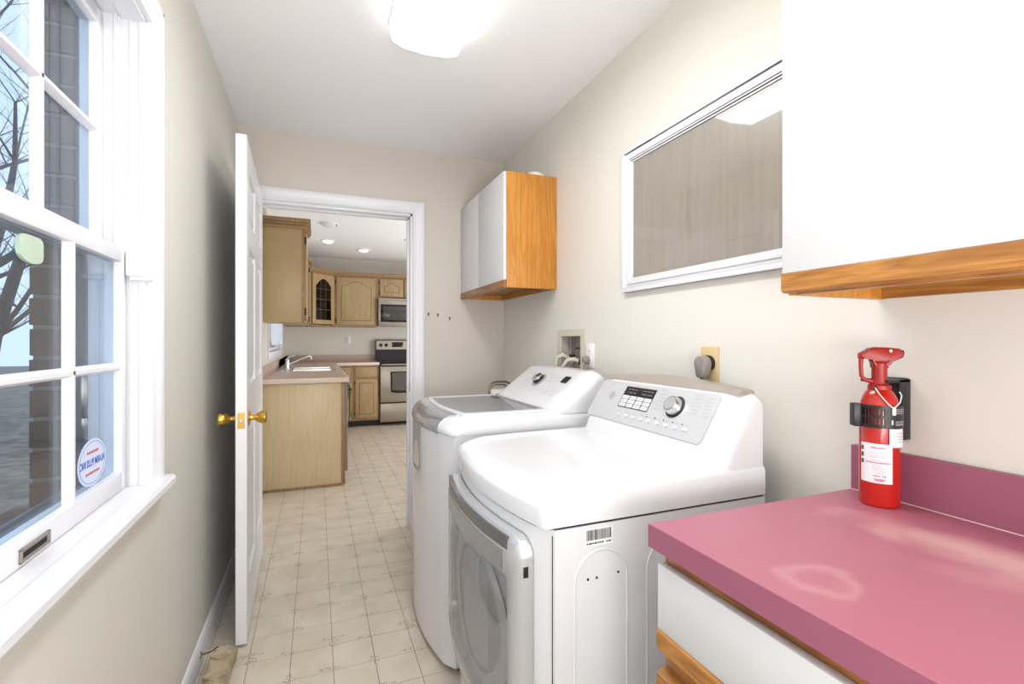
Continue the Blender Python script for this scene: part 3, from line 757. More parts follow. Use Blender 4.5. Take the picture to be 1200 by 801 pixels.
# grey vertical strip, slightly raised, at the far end of the front
m = MB(); m.loft([[(bowx(xe2, bow2, s_)-o_, ya2+s_*(yb2-ya2), z) for s_, z in [(.43+.5*k/10, .866) for k in range(11)]+[(.93, .70), (.90, .675)]+[(.86-.36*k/8, .662) for k in range(9)]+[(.46, .675), (.43, .70)]] for o_ in (0, .0025)]); m.build('front_strip', mat('strip_grey', '#a9aab0', .3), wa)
DW = ((.865, .945), (1.03, 1.075))
def FW(y, t, off=0):
    dx_, dz_ = DW[1][0]-DW[0][0], DW[1][1]-DW[0][1]; L_ = math.hypot(dx_, dz_)
    return (DW[0][0]+dx_*t-dz_/L_*off, y, DW[0][1]+dz_*t+dx_/L_*off)
m = MB(); console(m, ya2+.004, yb2-.004, DW[0], (1.03, 1.07), 1.096, .922, .85, .004, .085); m.build('console', WHITE, wa, ang=60)
nw = Vector(FW(0, 0, 1))-Vector(FW(0, 0, 0))
MB().lathe(FW(2.05, .63), nw, [(0, .040), (.002, .040), (.003, .036), (.003, .001)], 32).build('knob_ring', SILVER, wa)
kb = MB().lathe(FW(2.05, .63), nw, [(0, .029), (.018, .027), (.0185, .001)], 32).build('dial', BLACK, wa)
MB().lathe(FW(2.05, .63, .0183), nw, [(0, .0275), (.004, .026), (.006, .022), (.006, .001)], 32).build('dial_cap', CHROME, kb)
m = MB(); m.loft([[FW(y, t, o_) for y, t in ((1.852, .67), (1.852, .85), (1.806, .85), (1.806, .67))] for o_ in (0, .0025)]); m.build('display', BLACK, wa)
m = MB(); scribble(m, [(1.93, 2.0, .85), (1.93, 1.99, .75), (1.93, 2.0, .65), (1.87, 1.91, .80), (1.87, 1.91, .70), (2.12, 2.2, .78), (2.12, 2.18, .66), (2.12, 2.2, .55)]+[(1.80+.07*k, 1.84+.07*k, .28) for k in range(6)]+[(1.80+.07*k, 1.83+.07*k, .38) for k in range(6)]+[(2.26, 2.31, .88)], lambda a, b: FW(a, b, .0012), 9, .009)
m.build('panel_print', INKG, wa, kind='stuff')
m = MB(None, True)
for x_, y_ in ((.50, 1.73), (1.05, 1.73), (.50, 2.33), (1.05, 2.33)): m.lathe((x_, y_, 0), (0, 0, 1), [(0, .02), (.026, .02), (.028, .008)], 12)
m.each('foot', BLACK, wa)

# folding cart behind the washer (only its handle shows)
fc = thing('folding_cart', 'metal loop handle with white block rising behind the far end of the washer', 'cart', (.95, 2.55, 0))
m = MB(); m.tube([(.895, 2.56, .02), (.895, 2.56, .90), (.897, 2.56, .945), (.915, 2.56, .972), (.94, 2.56, .98), (1.0, 2.56, .978), (1.028, 2.56, .965), (1.04, 2.56, .94), (1.042, 2.56, .90), (1.042, 2.56, .02)], .006, 10); m.build('handle', mat('dark_nickel', '#7d7264', .3, .8), fc)
m = MB(); m.tube([(.91, 2.58, .90), (.918, 2.58, .945), (.94, 2.58, .962), (1.0, 2.58, .960), (1.02, 2.58, .945), (1.028, 2.58, .90)], .004, 8); m.build('inner_loop', MATS['dark_nickel'], fc)
MB().box(.912, 1.02, 2.55, 2.62, .80, .935, .008).build('block', PLATE, fc)
MB().box(.90, 1.04, 2.50, 2.66, .0, .02, .004).build('base', BLACK, fc)

# ------------------------------------------------------------------ water box, outlets
wb = thing('washer_box', 'recessed beige washer hookup box in the right wall above the washer', 'outlet box', (XR, 2.145, 1.06))
m = MB(); xa, xb_ = XR-.006, XR+.004
ya_, yb_, za_, zb_ = 2.005, 2.288, .985, 1.268
m.box(xa, XR-.0003, ya_, yb_, zb_-.033, zb_).box(xa, XR-.0003, ya_, yb_, za_, za_+.03).box(xa, XR-.0003, ya_, ya_+.042, za_+.03, zb_-.033).box(xa, XR-.0003, yb_-.035, yb_, za_+.03, zb_-.033)
m.build('flange', BOXP, wb)
m = MB().box(XR+.075, XR+.08, 2.04, 2.256, 1.01, 1.238).box(XR, XR+.08, 2.036, 2.04, 1.01, 1.238).box(XR, XR+.08, 2.253, 2.257, 1.01, 1.238).box(XR, XR+.08, 2.04, 2.256, 1.234, 1.238).box(XR, XR+.08, 2.04, 2.256, 1.006, 1.01)
m.build('box_liner', mat('box_inside', '#b3aba0', .6), wb)
m = MB(); m.tube([(XR+.04, 2.225, 1.238), (XR+.04, 2.225, 1.12)], .006); m.build('drain_pipe', GREYP, wb)
vl = MB().lathe((XR+.035, 2.085, 1.095), (0, 0, 1), [(0, .012), (.03, .012), (.032, .017), (.045, .017), (.05, .010), (.07, .010), (.072, .016), (.08, .016), (.081, .001)], 16).build('valve', CHROME, wb)
MB().box(XR+.0, XR+.05, 2.06, 2.11, 1.170, 1.178, .002).build('valve_lever', BLACK, vl)
MB().lathe((XR+.025, 2.08, 1.108), (-1, .3, -.1), [(0, .016), (.014, .016), (.016, .012), (.022, .012)], 16).build('hose_collar', BLACK, vl)
MB().tube([(XR+.01, 2.085, 1.108), (XR-.012, 2.10, 1.12), (XR-.035, 2.12, 1.115), (XR-.05, 2.14, 1.085), (XR-.04, 2.15, .97), (XR-.04, 2.15, .8)], .011, 12).build('supply_hose', BOXP, wb)
vr = MB().lathe((XR+.035, 2.20, 1.095), (0, 0, 1), [(0, .012), (.03, .012), (.032, .016), (.045, .016), (.046, .001)], 16).build('valve', BLACK, wb)
MB().tube([(XR+.03, 2.19, 1.10), (XR+.0, 2.185, 1.125), (XR-.025, 2.19, 1.14), (XR-.045, 2.21, 1.125), (XR-.045, 2.225, 1.07), (XR-.03, 2.23, .97), (XR-.04, 2.23, .8)], .011, 12).build('supply_hose', BOXP, wb)

def wallplate(name, label, yc, zc, mt, w_=.07, h=.115, duplex=True):
    t = thing(name, label, 'outlet', (XR, yc, zc-h/2))
    MB().box(XR-.006, XR, yc-w_/2, yc+w_/2, zc-h/2, zc+h/2, .002).build('plate', mt, t)
    if duplex:
        for s_ in (-1, 1):
            f = MB().lathe((XR-.005, yc, zc+s_*.02), (-1, 0, 0), [(0, .0165), (.003, .0165), (.0035, .001)], 20).build('receptacle', mt, t)
            MB().box(XR-.0092, XR-.0082, yc-.008, yc-.006, zc+s_*.02-.002, zc+s_*.02+.006).box(XR-.0092, XR-.0082, yc+.006, yc+.008, zc+s_*.02-.002, zc+s_*.02+.006).build('slots', DARK, f, kind='stuff')
    return t
wallplate('wall_outlet', 'small white duplex outlet right beside the washer hookup box', 1.963, 1.142, PLATE)
pl = thing('washer_plug', 'grey plug with hanging cord in the white outlet beside the hookup box', 'plug', (XR-.01, 1.963, 1.10))
MB().lathe((XR-.009, 1.968, 1.122), (-1, 0, 0), [(0, .017), (.012, .019), (.024, .017), (.03, .010), (.031, .001)], 16).build('plug_head', GREYP, pl)
MB().tube([(XR-.03, 1.965, 1.112), (XR-.034, 1.965, 1.09), (XR-.03, 1.967, 1.05), (XR-.03, 1.967, .6)], .0045, 8).build('cord', GREYP, pl)
do = thing('dryer_outlet', 'large tan wall plate with black round receptacle above the dryer', 'outlet', (XR, 1.217, 1.073))
MB().box(XR-.006, XR, 1.18, 1.254, 1.075, 1.192, .002).build('plate', IVORY, do)
MB().lathe((XR-.005, 1.217, 1.138), (-1, 0, 0), [(0, .026), (.010, .026), (.011, .022), (.011, .001)], 28).build('receptacle', BLACK, do)
dp = thing('dryer_plug', 'bulky grey right-angle dryer plug with thick cord in the tan outlet', 'plug', (XR-.03, 1.217, 1.11))
m = MB()
def plugsec(x, k): return [(x, 1.217+a*k, 1.138+b*k) for a, b in [(.024*math.cos(R(t)), .024*math.sin(R(t))) for t in range(-10, 191, 20)]+[(-.016, -.038), (-.012, -.046), (.012, -.046), (.016, -.038)]]
m.loft([plugsec(XR-.016, .9), plugsec(XR-.02, 1), plugsec(XR-.045, 1), plugsec(XR-.05, .88)]); m.build('plug_head', GREYP, dp, ang=60)
for s_ in (-1, 1): MB().tube([(XR-.033, 1.217+s_*.006, 1.095), (XR-.033, 1.217+s_*.006, 1.06), (XR-.035, 1.217+s_*.006, .9)], .0055, 8).build('cord', GREYP, dp)
for x_, z_, lb_ in ((.672, 1.387, 'empty screw hole nearest the door casing on the back wall'), (.733, 1.383, 'middle of three dark screw holes on the back wall'), (.813, 1.362, 'keyhole-shaped dark hook farthest from the door casing on the back wall')):
    m = MB().lathe((x_, YB, z_), (0, -1, 0), [(0, .006), (.003, .006), (.004, .003), (.010, .003), (.011, .001)], 10).box(x_-.003, x_+.003, YB-.003, YB, z_-.016, z_)
    tag(m.build('wall_hook', mat('bronze_screw', '#4a3c2c', .5)), lb_, 'hook')

# ------------------------------------------------------------------ oak and white wall cabinets
def wall_cab(name, label, y0, y1, z0, z1, splits, zs):
    t = thing(name, label, 'cabinet', (XR, (y0+y1)/2, z0)); xf = .905; xd = .888
    MB(None, True).box(xf, XR-.001, y0, y0+.018, z0, z1, .001).box(xf, XR-.001, y1-.018, y1, z0, z1, .001).each('side_panel', OAKZ, t)
    MB().box(xf, XR-.001, y0+.018, y1-.018, z0+.03, z0+.045).build('bottom_panel', OAKU, t)
    MB().box(xf+.001, XR-.001, y0+.018, y1-.018, z1-.018, z1-.001).build('top_panel', OAKY, t)
    MB(None, True).box(xf, xf+.02, y0+.018, y1-.018, z0, z0+.031, .001).box(XR-.018, XR-.001, y0+.018, y1-.018, z0+.001, z0+.031).each('rail', OAKY, t)
    for a, b in splits:
        MB().box(xd, xf-.001, a+.001, b-.001, zs, z1-.004, .0015).build('door', LAMW, t)
        d = bpy.context.scene.objects[-1] if False else None
        MB().prism([(xd, zs), (xd-.003, zs-.002), (xd-.003, zs-.036), (xd+.004, zs-.040), (xf-.001, zs-.040), (xf-.001, zs)], 'y', a+.001, b-.001).build('finger_pull', OAKY if z0 < 1.4 else OAKD, t)
    return t
wall_cab('wall_cabinet', 'two-door white wall cabinet with oak side above the washer', 2.305, 3.098, 1.487, 2.086, ((2.305, 2.725), (2.728, 3.097)), 1.525)
wall_cab('wall_cabinet', 'large white wall cabinet with oak bottom rail above the rose countertop', -.55, .71, 1.305, 2.12, ((.255, .712), (-.20, .252), (-.55, -.203)), 1.349)
dm = MB().lathe((1.10, 2.385, 2.086), (0, 0, 1), [(0, .058), (.012, .058), (.022, .052), (.036, .032), (.042, .012), (.043, .001)], 28)
dmo = thing('smoke_detector', 'small white domed detector lying on top of the oak-sided wall cabinet', 'detector', (1.10, 2.385, 2.086))
dm.build('dome', PLATE, dmo)
MB().box(1.035, 1.043, 2.38, 2.388, 2.10, 2.118).build('slot', GREYP, dmo)

# ------------------------------------------------------------------ base cabinet with drawers and counter
bc = thing('base_cabinet', 'white drawer base cabinet with oak finger pulls under the rose countertop', 'cabinet', (.90, .1, 0))
xf = .612
MB().box(xf+.02, XR-.002, -.9, .735, .09, .816).box(xf+.07, XR-.002, -.88, .72, 0, .09).build('carcass', LAMW, bc)
MB().box(xf, xf+.02, -.9, .737, .09, .818, .001).build('face_frame', OAKD, bc)
zs_ = [(.672, .794), (.41, .560), (.12, .345)]
for (a, b) in ((-.02, .737), (-.88, -.03)):
    for i, (za, zb2) in enumerate(zs_):
        d = MB().box(xf-.018, xf-.001, a, b, za, zb2, .0015).build('drawer', LAMW, bc)
        MB().prism([(xf-.001, za), (xf-.018, za), (xf-.021, za-.004), (xf-.021, za-.034), (xf-.012, za-.042), (xf-.001, za-.042)], 'y', a, b).build('finger_pull', OAKY, d)
        if i: MB().prism([(xf-.001, zb2), (xf-.018, zb2), (xf-.021, zb2+.004), (xf-.021, zb2+.03), (xf-.008, zb2+.036), (xf-.001, zb2+.036)], 'y', a, b).build('top_strip', OAKY, d)
ct = thing('countertop', 'dusty rose laminate countertop with worn pale smudges and backsplash', 'countertop', (.90, .1, .818))
MB().box(.589, XR-.001, -.93, .757, .8185, .862, .0007, 1).build('top', ROSE, ct)
MB().box(.588, .5888, -.93, .757, .819, .8612).build('front_edge', ROSEE, ct)
MB().box(1.173, XR-.001, -.93, .757, .862, .966, .0007, 1).build('backsplash', ROSEE, ct)
m = MB(); m.tube([(1.172, -.93, .8622), (1.172, .757, .8622)], .0012, 6); m.build('caulk_line', KLEDGE, ct)

# ------------------------------------------------------------------ fire extinguisher
cx, cy, zc = 1.118, .662, .862; rr = .0362
fe = thing('fire_extinguisher', 'red fire extinguisher strapped in black bracket on the rose countertop', 'fire extinguisher', (cx, cy, zc))
prof = [(0, .001), (0, rr-.004), (.003, rr-.001), (.006, rr), (.195, rr), (.212, rr*.965), (.228, rr*.86), (.240, rr*.70), (.248, rr*.5), (.252, .014), (.268, .013), (.268, .001)]
MB().lathe((cx, cy, zc), (0, 0, 1), prof, 48).build('cylinder', RED, fe, ang=60)
# image right along (cos t, -sin t)
ux, uy = math.cos(R(37)), -math.sin(R(37)); fxv, fyv = math.sin(R(37)), math.cos(R(37))
TE = lambda a, b, z: (cx+ux*a+fxv*b, cy+uy*a+fyv*b, zc+z)
m = MB(TE)
MB(TE).lathe((0, 0, .246), (0, 0, 1), [(0, .021), (.008, .021), (.012, .016), (.02, .014), (.055, .014), (.06, .018)], 24).build('valve_neck', REDP, fe)
outl = [(-.014, .318), (-.030, .318), (-.038, .316), (-.038, .327), (-.022, .337), (-.010, .341), (.012, .340), (.034, .338), (.040, .330), (.040, .319), (.018, .312), (.014, .305), (.013, .296), (-.014, .296)]
m = MB(TE); m.prism([(a, z-.005) for a, z in outl], 'y', -.011, .011, .003); m.build('handle', REDP, fe, ang=50)
m = MB(TE); m.tube([(-.034, 0, .316), (-.0345, 0, .295), (-.0335, 0, .274), (-.028, 0, .266), (-.012, 0, .262)], [.0045, .004, .004, .0045, .006], 10); m.build('grip_loop', REDP, fe, ang=60)
MB(TE).lathe((.039, 0, .322), (1, 0, -.1), [(0, .008), (.003, .008), (.003, .005), (.0, .0045), (-.001, .001)], 14).build('nozzle', BLACK, fe)
MB(TE, True).lathe((-.026, -.0115, .3315), (0, -1, 0), [(0, .003), (.001, .003), (.0012, .001)], 10).lathe((.014, -.0115, .306), (0, -1, 0), [(0, .0025), (.002, .0025), (.002, .001)], 10).each('pin_hole', BLACK, fe)
MB(TE).lathe((.016, -.0115, .328), (0, -1, 0), [(0, .003), (.001, .003), (.0012, .001)], 10).build('safety_pin', PLATE, fe)
MB(TE).lathe((-.014, -.014, .250), (-.4, -1, 0), [(-.01, .0035), (.006, .0035), (.007, .002)], 10).build('pull_pin', BLACK, fe)
# labels wrap the body
def wrap(m, a0, a1, z0, z1, off, n=14):
    for i in range(n):
        A_ = [R(a0+(a1-a0)*k/n) for k in (i, i+1)]; r_ = rr+off
        p = [(r_*math.sin(a), -r_*math.cos(a)) for a in A_]
        m.quad((p[0][0], p[0][1], z0), (p[1][0], p[1][1], z0), (p[1][0], p[1][1], z1), (p[0][0], p[0][1], z1))
m = MB(TE); wrap(m, -80, 14, .052, .134, .0004); lb = m.build('label', PAPER, fe)
def onbody(off): return lambda a, b: ((rr+off)*math.sin(R(a)), -(rr+off)*math.cos(R(a)), b)
def scr_b(m, rows, off, seed, h, da):
    rd = random.Random(seed)
    for a0, a1, b in rows:
        a = a0
        while a < a1:
            w_ = rd.uniform(.6, 1.8)*da; f = onbody(off)
            m.quad(f(a, b-h/2), f(min(a+w_, a1), b-h/2), f(min(a+w_, a1), b+h/2), f(a, b+h/2)); a += w_+da*.5
m = MB(TE); scr_b(m, [(-50, 5, .116), (-52, 2, .110), (-50, -5, .106), (-45, -20, .099), (-40, -18, .089), (-42, -8, .085), (-42, -10, .081), (-35, -5, .077), (-34, -12, .073)], .0008, 1, .0012, 2); m.build('label_print', INKG, lb, kind='stuff')
m = MB(TE); scr_b(m, [(-45, -8, .1255), (-60, 10, .0945), (-38, -6, .060), (-32, -10, .057)], .0008, 2, .003, 3); m.build('label_heading', INKP, lb, kind='stuff')
m = MB(TE); scr_b(m, [(-38, -20, .067), (-15, -5, .067)], .0008, 4, .0025, 3); [wrap(m, -78, -68, z, z+.009, .0008, 3) for z in (.118, .104, .090)]; m.build('label_marks', INK, lb, kind='stuff')
# inspection tag hanging
m = MB(TE); wrap(m, 3, 64, .131, .168, .0030); wrap(m, 12, 54, .1285, .131, .0030); ta = m.build('inspection_tag', PAPER, fe)
m = MB(TE); scr_b(m, [(22, 60, .158), (22, 60, .152), (22, 58, .146), (24, 56, .140)], .0044, 6, .0015, 3); m.build('tag_print', INKG, ta, kind='stuff')
# strap band with slots
m = MB(TE)
wrapb = lambda a0, a1, z0, z1: None
def band(m, a0, a1, z0, z1, n=8, o0=.0005, o1=.0038):
    secs = []
    for i in range(n+1):
        a = R(a0+(a1-a0)*i/n)
        secs.append([((rr+o)*math.sin(a), -(rr+o)*math.cos(a), z) for o, z in ((o0, z0), (o1, z0), (o1, z1), (o0, z1))])
    m.loft(secs)
band(m, -100, 95, .167, .173, 24); band(m, -100, 95, .188, .193, 24); band(m, -100, 95, .208, .214, 24); band(m, -3, 95, .170, .211, 12)
for k in range(8): band(m, -82+k*10.5, -77+k*10.5, .168, .212, 2)
m.build('strap', BLACK, fe)
MB(TE).box(-.052, -.036, -.012, .012, .166, .215, .002).build('buckle', BLACK, fe)
m = MB(TE)
for z in (.199, .203, .207, .178, .182, .175): scr_b(m, [(20, 60, z)], .0042, 9, .0012, 4)
for z0_ in (.176, .197): wrap(m, 8, 12, z0_, z0_+.009, .0042, 2)
m.build('strap_print', PAPER, fe, kind='stuff')
br = MB().box(XR-.008, XR-.001, cy-.016, cy+.035, .998, 1.13, .001).box(cx+.034, XR-.004, cy-.020, cy-.016, .998, 1.128, .001).box(cx-.005, XR-.004, cy-.020, cy+.036, 1.122, 1.128, .001)
br.build('bracket', BLACK, fe)
m = MB(TE); m.tube([(-.016, -.020, .250), (-.012, -.033, .236), (0, -.0395, .218), (.008, -.0412, .210)], .0011, 6); m.tube([(.010, -.0412, .211), (.022, -.036, .222), (.028, -.029, .236), (.026, -.024, .243)], .0011, 6)
m.box(.006, .012, -.0425, -.041, .196, .213, .0004, 1)
m.build('plastic_tie', PLATE, fe)

# ------------------------------------------------------------------ cloth bag and doorstop by the left baseboard
bgm = MB(); secs = []
import mathutils
ax0 = Vector((-.325, 1.72, .0)); ax1 = Vector((-.318, 2.125, .0)); N2 = 26
for i in range(15):
    f_ = i/14; p = ax0.lerp(ax1, f_); w_ = .042*(1-.10*f_)*(1 if f_ < .85 else 1-.9*((f_-.85)/.15)**2); h_ = .075*(1 if f_ < .8 else 1-.75*((f_-.8)/.2)**1.6)
    sec = []
    for k in range(N2):
        a = 2*math.pi*k/N2; wob = 1+.10*math.sin(3*a+f_*9)+.07*math.sin(7*a-f_*23)+.05*math.sin(f_*31)
        sec.append((p.x+w_*math.copysign(abs(math.cos(a))**.7, math.cos(a))*wob, p.y+.01*math.sin(3*a), max(0, h_/2+h_/2*math.copysign(abs(math.sin(a))**.7, math.sin(a))*wob)))
    secs.append(sec)
bgm.loft(secs)
bagr = thing('cloth_bag', 'crumpled tan canvas bag on the floor beside the left baseboard', 'bag', (-.32, 1.92, 0))
bgm.build('bag_body', BAG, bagr, ang=35)
m = MB(None, True)
def flap(y0_, y1_, z_, s_): 
    m.loft([[(-.36, y0_, z_), (-.318, y1_, z_+.006), (-.282, y0_-.005, z_), (-.32, y0_-.04, z_+.004)], [(-.36, y0_, z_+.004), (-.318, y1_, z_+.011), (-.282, y0_-.005, z_+.004), (-.32, y0_-.04, z_+.009)]])
flap(2.02, 2.055, .070, 1); flap(1.90, 1.93, .072, 1)
m.each('folded_flap', BAG, bagr)
ds = thing('door_stop', 'thin bent metal doorstop fixed to the left baseboard by the canvas bag', 'doorstop', (XL+.013, 2.07, .04))
MB().lathe((XL+.0135, 2.075, .055), (1, 0, 0), [(0, .011), (.004, .011), (.006, .006)], 14).build('base', STEEL, ds)
MB().tube([(XL+.017, 2.075, .055), (XL+.045, 2.09, .052), (XL+.065, 2.105, .058)], .0028, 8).build('rod', mat('dull_bronze', '#6b5a45', .4, .6), ds)

# ------------------------------------------------------------------ kitchen
# base cabinets run along the left wall, end panel toward the laundry
kb = thing('sink_cabinet_run', 'pale oak base cabinet run with large plain end panel below the sink', 'cabinet', (-.08, 5.9, 0))
MB().box(XL+.002, .205, 4.285, 4.30, .012, .868, .001).build('end_panel', KPAN, kb)
MB().box(.192, .222, 4.280, 4.302, .012, .868, .001).box(XL+.002, .205, 4.279, 4.286, 0, .022, .001).build('edge_trim', KOAKF, kb)
MB().box(XL+.002, .20, 4.30, 7.64, .09, .74).box(.18, .20, 4.30, 7.64, .74, .868).box(XL+.002, .14, 4.30, 7.6, 0, .09).build('carcass', KOAK, kb)
for a, b in ((4.98, 5.40), (5.42, 5.85), (5.87, 6.30), (6.4, 6.98)):
    d = MB().box(.201, .22, a, b, .12, .68, .003).build('door', KOAK, kb); MB().box(.219, .224, a+.06, b-.06, .18, .62, .002).build('panel', KOAKF, d)
    MB().box(.201, .22, a, b, .70, .85, .003).build('drawer', KOAK, kb)
dw = thing('dishwasher', 'dishwasher with grey front seen edge-on beside the pale end panel', 'dishwasher', (.21, 4.63, 0))
MB().box(.2225, .245, 4.312, 4.925, .11, .862, .004).build('door', GREYP, dw)
MB().box(.245, .252, 4.315, 4.922, .72, .856, .003).build('control_strip', BLACK, dw)
MB().tube([(.252, 4.37, .79), (.278, 4.37, .79), (.278, 4.88, .79), (.252, 4.88, .79)], .006, 8).build('handle', BLACK, dw)
m = MB(); secs = []
for i in range(12):
    f_ = i/11; z = .80-.33*f_
    secs.append([(.291+.004*math.sin(k*1.1+f_*3)+o_, 4.76+k*.012*(1+.25*f_), z) for k, o_ in [(k, 0) for k in range(10)]+[(k, .006) for k in range(9, -1, -1)]])
m.loft(secs); tag(m.build('dish_towel', TOWEL), 'yellow and green patterned dish towel hanging from the dishwasher handle', 'towel')
# back wall base cabinet
cb = thing('corner_base_cabinet', 'pickled oak base cabinet with one drawer, left of the stove', 'cabinet', (.52, 7.05, 0))
MB().box(.225, .825, 7.085, YK-.002, .09, .868).build('carcass', KOAK, cb)
MB().box(.225, .825, 7.15, YK-.002, 0, .09).box(.225, .825, 7.148, 7.15, 0, .09).build('toe_kick', BLACK, cb)
MB().box(.225, .825, 7.065, 7.086, .09, .868, .002).build('face_frame', KOAKF, cb)
def cabdoor(t, x0, x1, z0, z1, yf, arch_=0, glass=False, T=None, name='door'):
    """door in the x-z plane facing -y with a raised panel whose top is arched by arch_"""
    s_ = min(.058, (x1-x0)*.17, (z1-z0)*.24)
    def outline(x0, x1, z0, z1, a):
        if not a: return [(x0, z0), (x1, z0), (x1, z1), (x0, z1)]
        pts = [(x0, z0), (x1, z0), (x1, z1-a)]; n = 16
        for i in range(1, n):
            u = i/n; pts.append((x1+(x0-x1)*u, z1-a+a*(0 if u < .14 or u > .86 else math.sin(math.pi*(u-.14)/.72)**1.1)))
        return pts+[(x0, z1-a)]
    po = outline(x0+s_, x1-s_, z0+s_, z1-s_*.9, arch_)
    if glass:
        m = MB(T); po2 = outline(x0+.003, x1-.003, z0+.003, z1-.003, 0)
        m.box(x0, x0+s_, yf-.02, yf, z0, z1, .002).box(x1-s_, x1, yf-.02, yf, z0, z1, .002).box(x0+s_, x1-s_, yf-.02, yf, z0, z0+s_, .002)
        top = [(x0+s_, z1), (x0+s_, z1-s_-arch_)]+[(x0+s_+(x1-x0-2*s_)*i/16, z1-s_-arch_+arch_*math.sin(math.pi*i/16)) for i in range(1, 16)]+[(x1-s_, z1-s_-arch_), (x1-s_, z1)]
        m.prism(top, 'y', yf-.02, yf)
        d = m.build(name, KOAK, t)
        MB(T).box(x0+s_-.003, x1-s_+.003, yf-.008, yf-.005, z0+s_-.003, z1-s_+.003).build('pane', GLASSK, d)
        m = MB(T)
        for k in (1, 2): xx = x0+s_+(x1-x0-2*s_)*k/3; m.box(xx-.002, xx+.002, yf-.012, yf-.008, z0+s_, z1-s_-.01)
        for k in (1, 2, 3): zz = z0+s_+(z1-z0-2*s_)*k/4; m.box(x0+s_, x1-s_, yf-.012, yf-.008, zz-.002, zz+.002)
        m.build('leading', KSHADE_LEAD, d)
    else:
        d = MB(T).box(x0, x1, yf-.019, yf, z0, z1, .003).build(name, KOAK, t)
        MB(T).prism(po, 'y', yf-.0196, yf-.018).build('panel_groove_shade', KSHADE_LEAD, d)  # thin brown outline, the groove's shade put into its colour
        g = .009
        po = outline(x0+s_+g, x1-s_-g, z0+s_+g, z1-s_*.9-g, arch_*.95)
        MB(T).prism(po, 'y', yf-.0225, yf-.018, .0015).build('raised_panel', KOAK, d)
    return d
cabdoor(cb, .245, .43, .13, .84, 7.065)
cabdoor(cb, .50, .80, .13, .67, 7.065)
MB().box(.50, .80, 7.046, 7.065, .70, .845, .004).build('drawer', KOAK, cb)
for z in (.20, .62): MB().box(.486, .498, 7.048, 7.064, z-.025, z+.025, .002).build('hinge', BLACK, cb)
# kitchen worktop (L) with sink cut out
wt = thing('kitchen_worktop', 'L-shaped pinkish beige laminate worktop with pale front edge', 'countertop', (-.1, 5.9, .868))
SX0, SX1, SY0, SY1 = -.33, .17, 5.25, 6.10
m = MB().box(XL+.002, .243, 4.262, SY0, .87, .905).box(XL+.002, SX0, SY0, SY1, .87, .905).box(SX1, .243, SY0, SY1, .87, .905).box(XL+.002, .243, SY1, YK-.002, .87, .905).box(.243, .825, 7.03, YK-.002, .87, .905)
m.build('top', KLAM, wt)
MB().box(XL+.002, .25, 4.252, 4.262, .866, .9055, .002).box(.243, .252, 4.252, 7.03, .866, .9055, .002).box(.243, .825, 7.021, 7.03, .866, .9055, .002).build('front_edge', KLEDGE, wt)
MB().box(XL+.002, XL+.02, 4.262, YK-.002, .905, 1.0, .001).box(XL+.02, .825, YK-.02, YK-.002, .905, 1.0, .001).build('backsplash', KLAM, wt)
# sink
sk = thing('kitchen_sink', 'stainless double sink set in the kitchen worktop under the window', 'sink', (-.08, 5.67, .905))
m = MB()
def rim(x0, x1, y0, y1):
    m.loft([[(x0, y0, .908), (x1, y0, .908), (x1, y1, .908), (x0, y1, .908)], [(x0+.012, y0+.012, .903), (x1-.012, y0+.012, .903), (x1-.012, y1-.012, .903), (x0+.012, y1-.012, .903)], [(x0+.03, y0+.03, .75), (x1-.03, y0+.03, .75), (x1-.03, y1-.03, .75), (x0+.03, y1-.03, .75)]], True, False)
    m.quad((x0+.03, y0+.03, .75), (x1-.03, y0+.03, .75), (x1-.03, y1-.03, .75), (x0+.03, y1-.03, .75))
rim(-.24, .155, 5.275, 5.665); rim(-.24, .155, 5.69, 6.075)
m.box(-.342, -.24, 5.24, 6.11, .905, .909, .001).box(.155, .182, 5.24, 6.11, .905, .909, .001).box(-.24, .155, 5.24, 5.275, .905, .909, .001).box(-.24, .155, 5.665, 5.69, .905, .909, .001).box(-.24, .155, 6.075, 6.11, .905, .909, .001)
m.build('basin', CHROME, sk)
fa = thing('kitchen_faucet', 'chrome single-lever faucet with long spout behind the stainless sink', 'faucet', (-.29, 5.67, .909))
MB().lathe((-.29, 5.67, .909), (0, 0, 1), [(0, .03), (.006, .03), (.012, .022), (.08, .019), (.10, .021), (.108, .012), (.109, .001)], 20).build('body', CHROME, fa)
MB().tube([(-.285, 5.67, .955), (-.20, 5.67, .99), (-.10, 5.66, 1.035), (-.07, 5.66, 1.045), (-.055, 5.66, 1.035), (-.053, 5.66, 1.012)], .010, 12).build('spout', CHROME, fa)
MB().tube([(-.29, 5.67, 1.01), (-.265, 5.66, 1.04), (-.21, 5.65, 1.05)], [.012, .010, .007], 10).build('lever', CHROME, fa)
MB().lathe((-.29, 5.86, .909), (0, 0, 1), [(0, .018), (.01, .018), (.05, .013), (.07, .011), (.071, .001)], 14).build('side_sprayer', BLACK, fa)
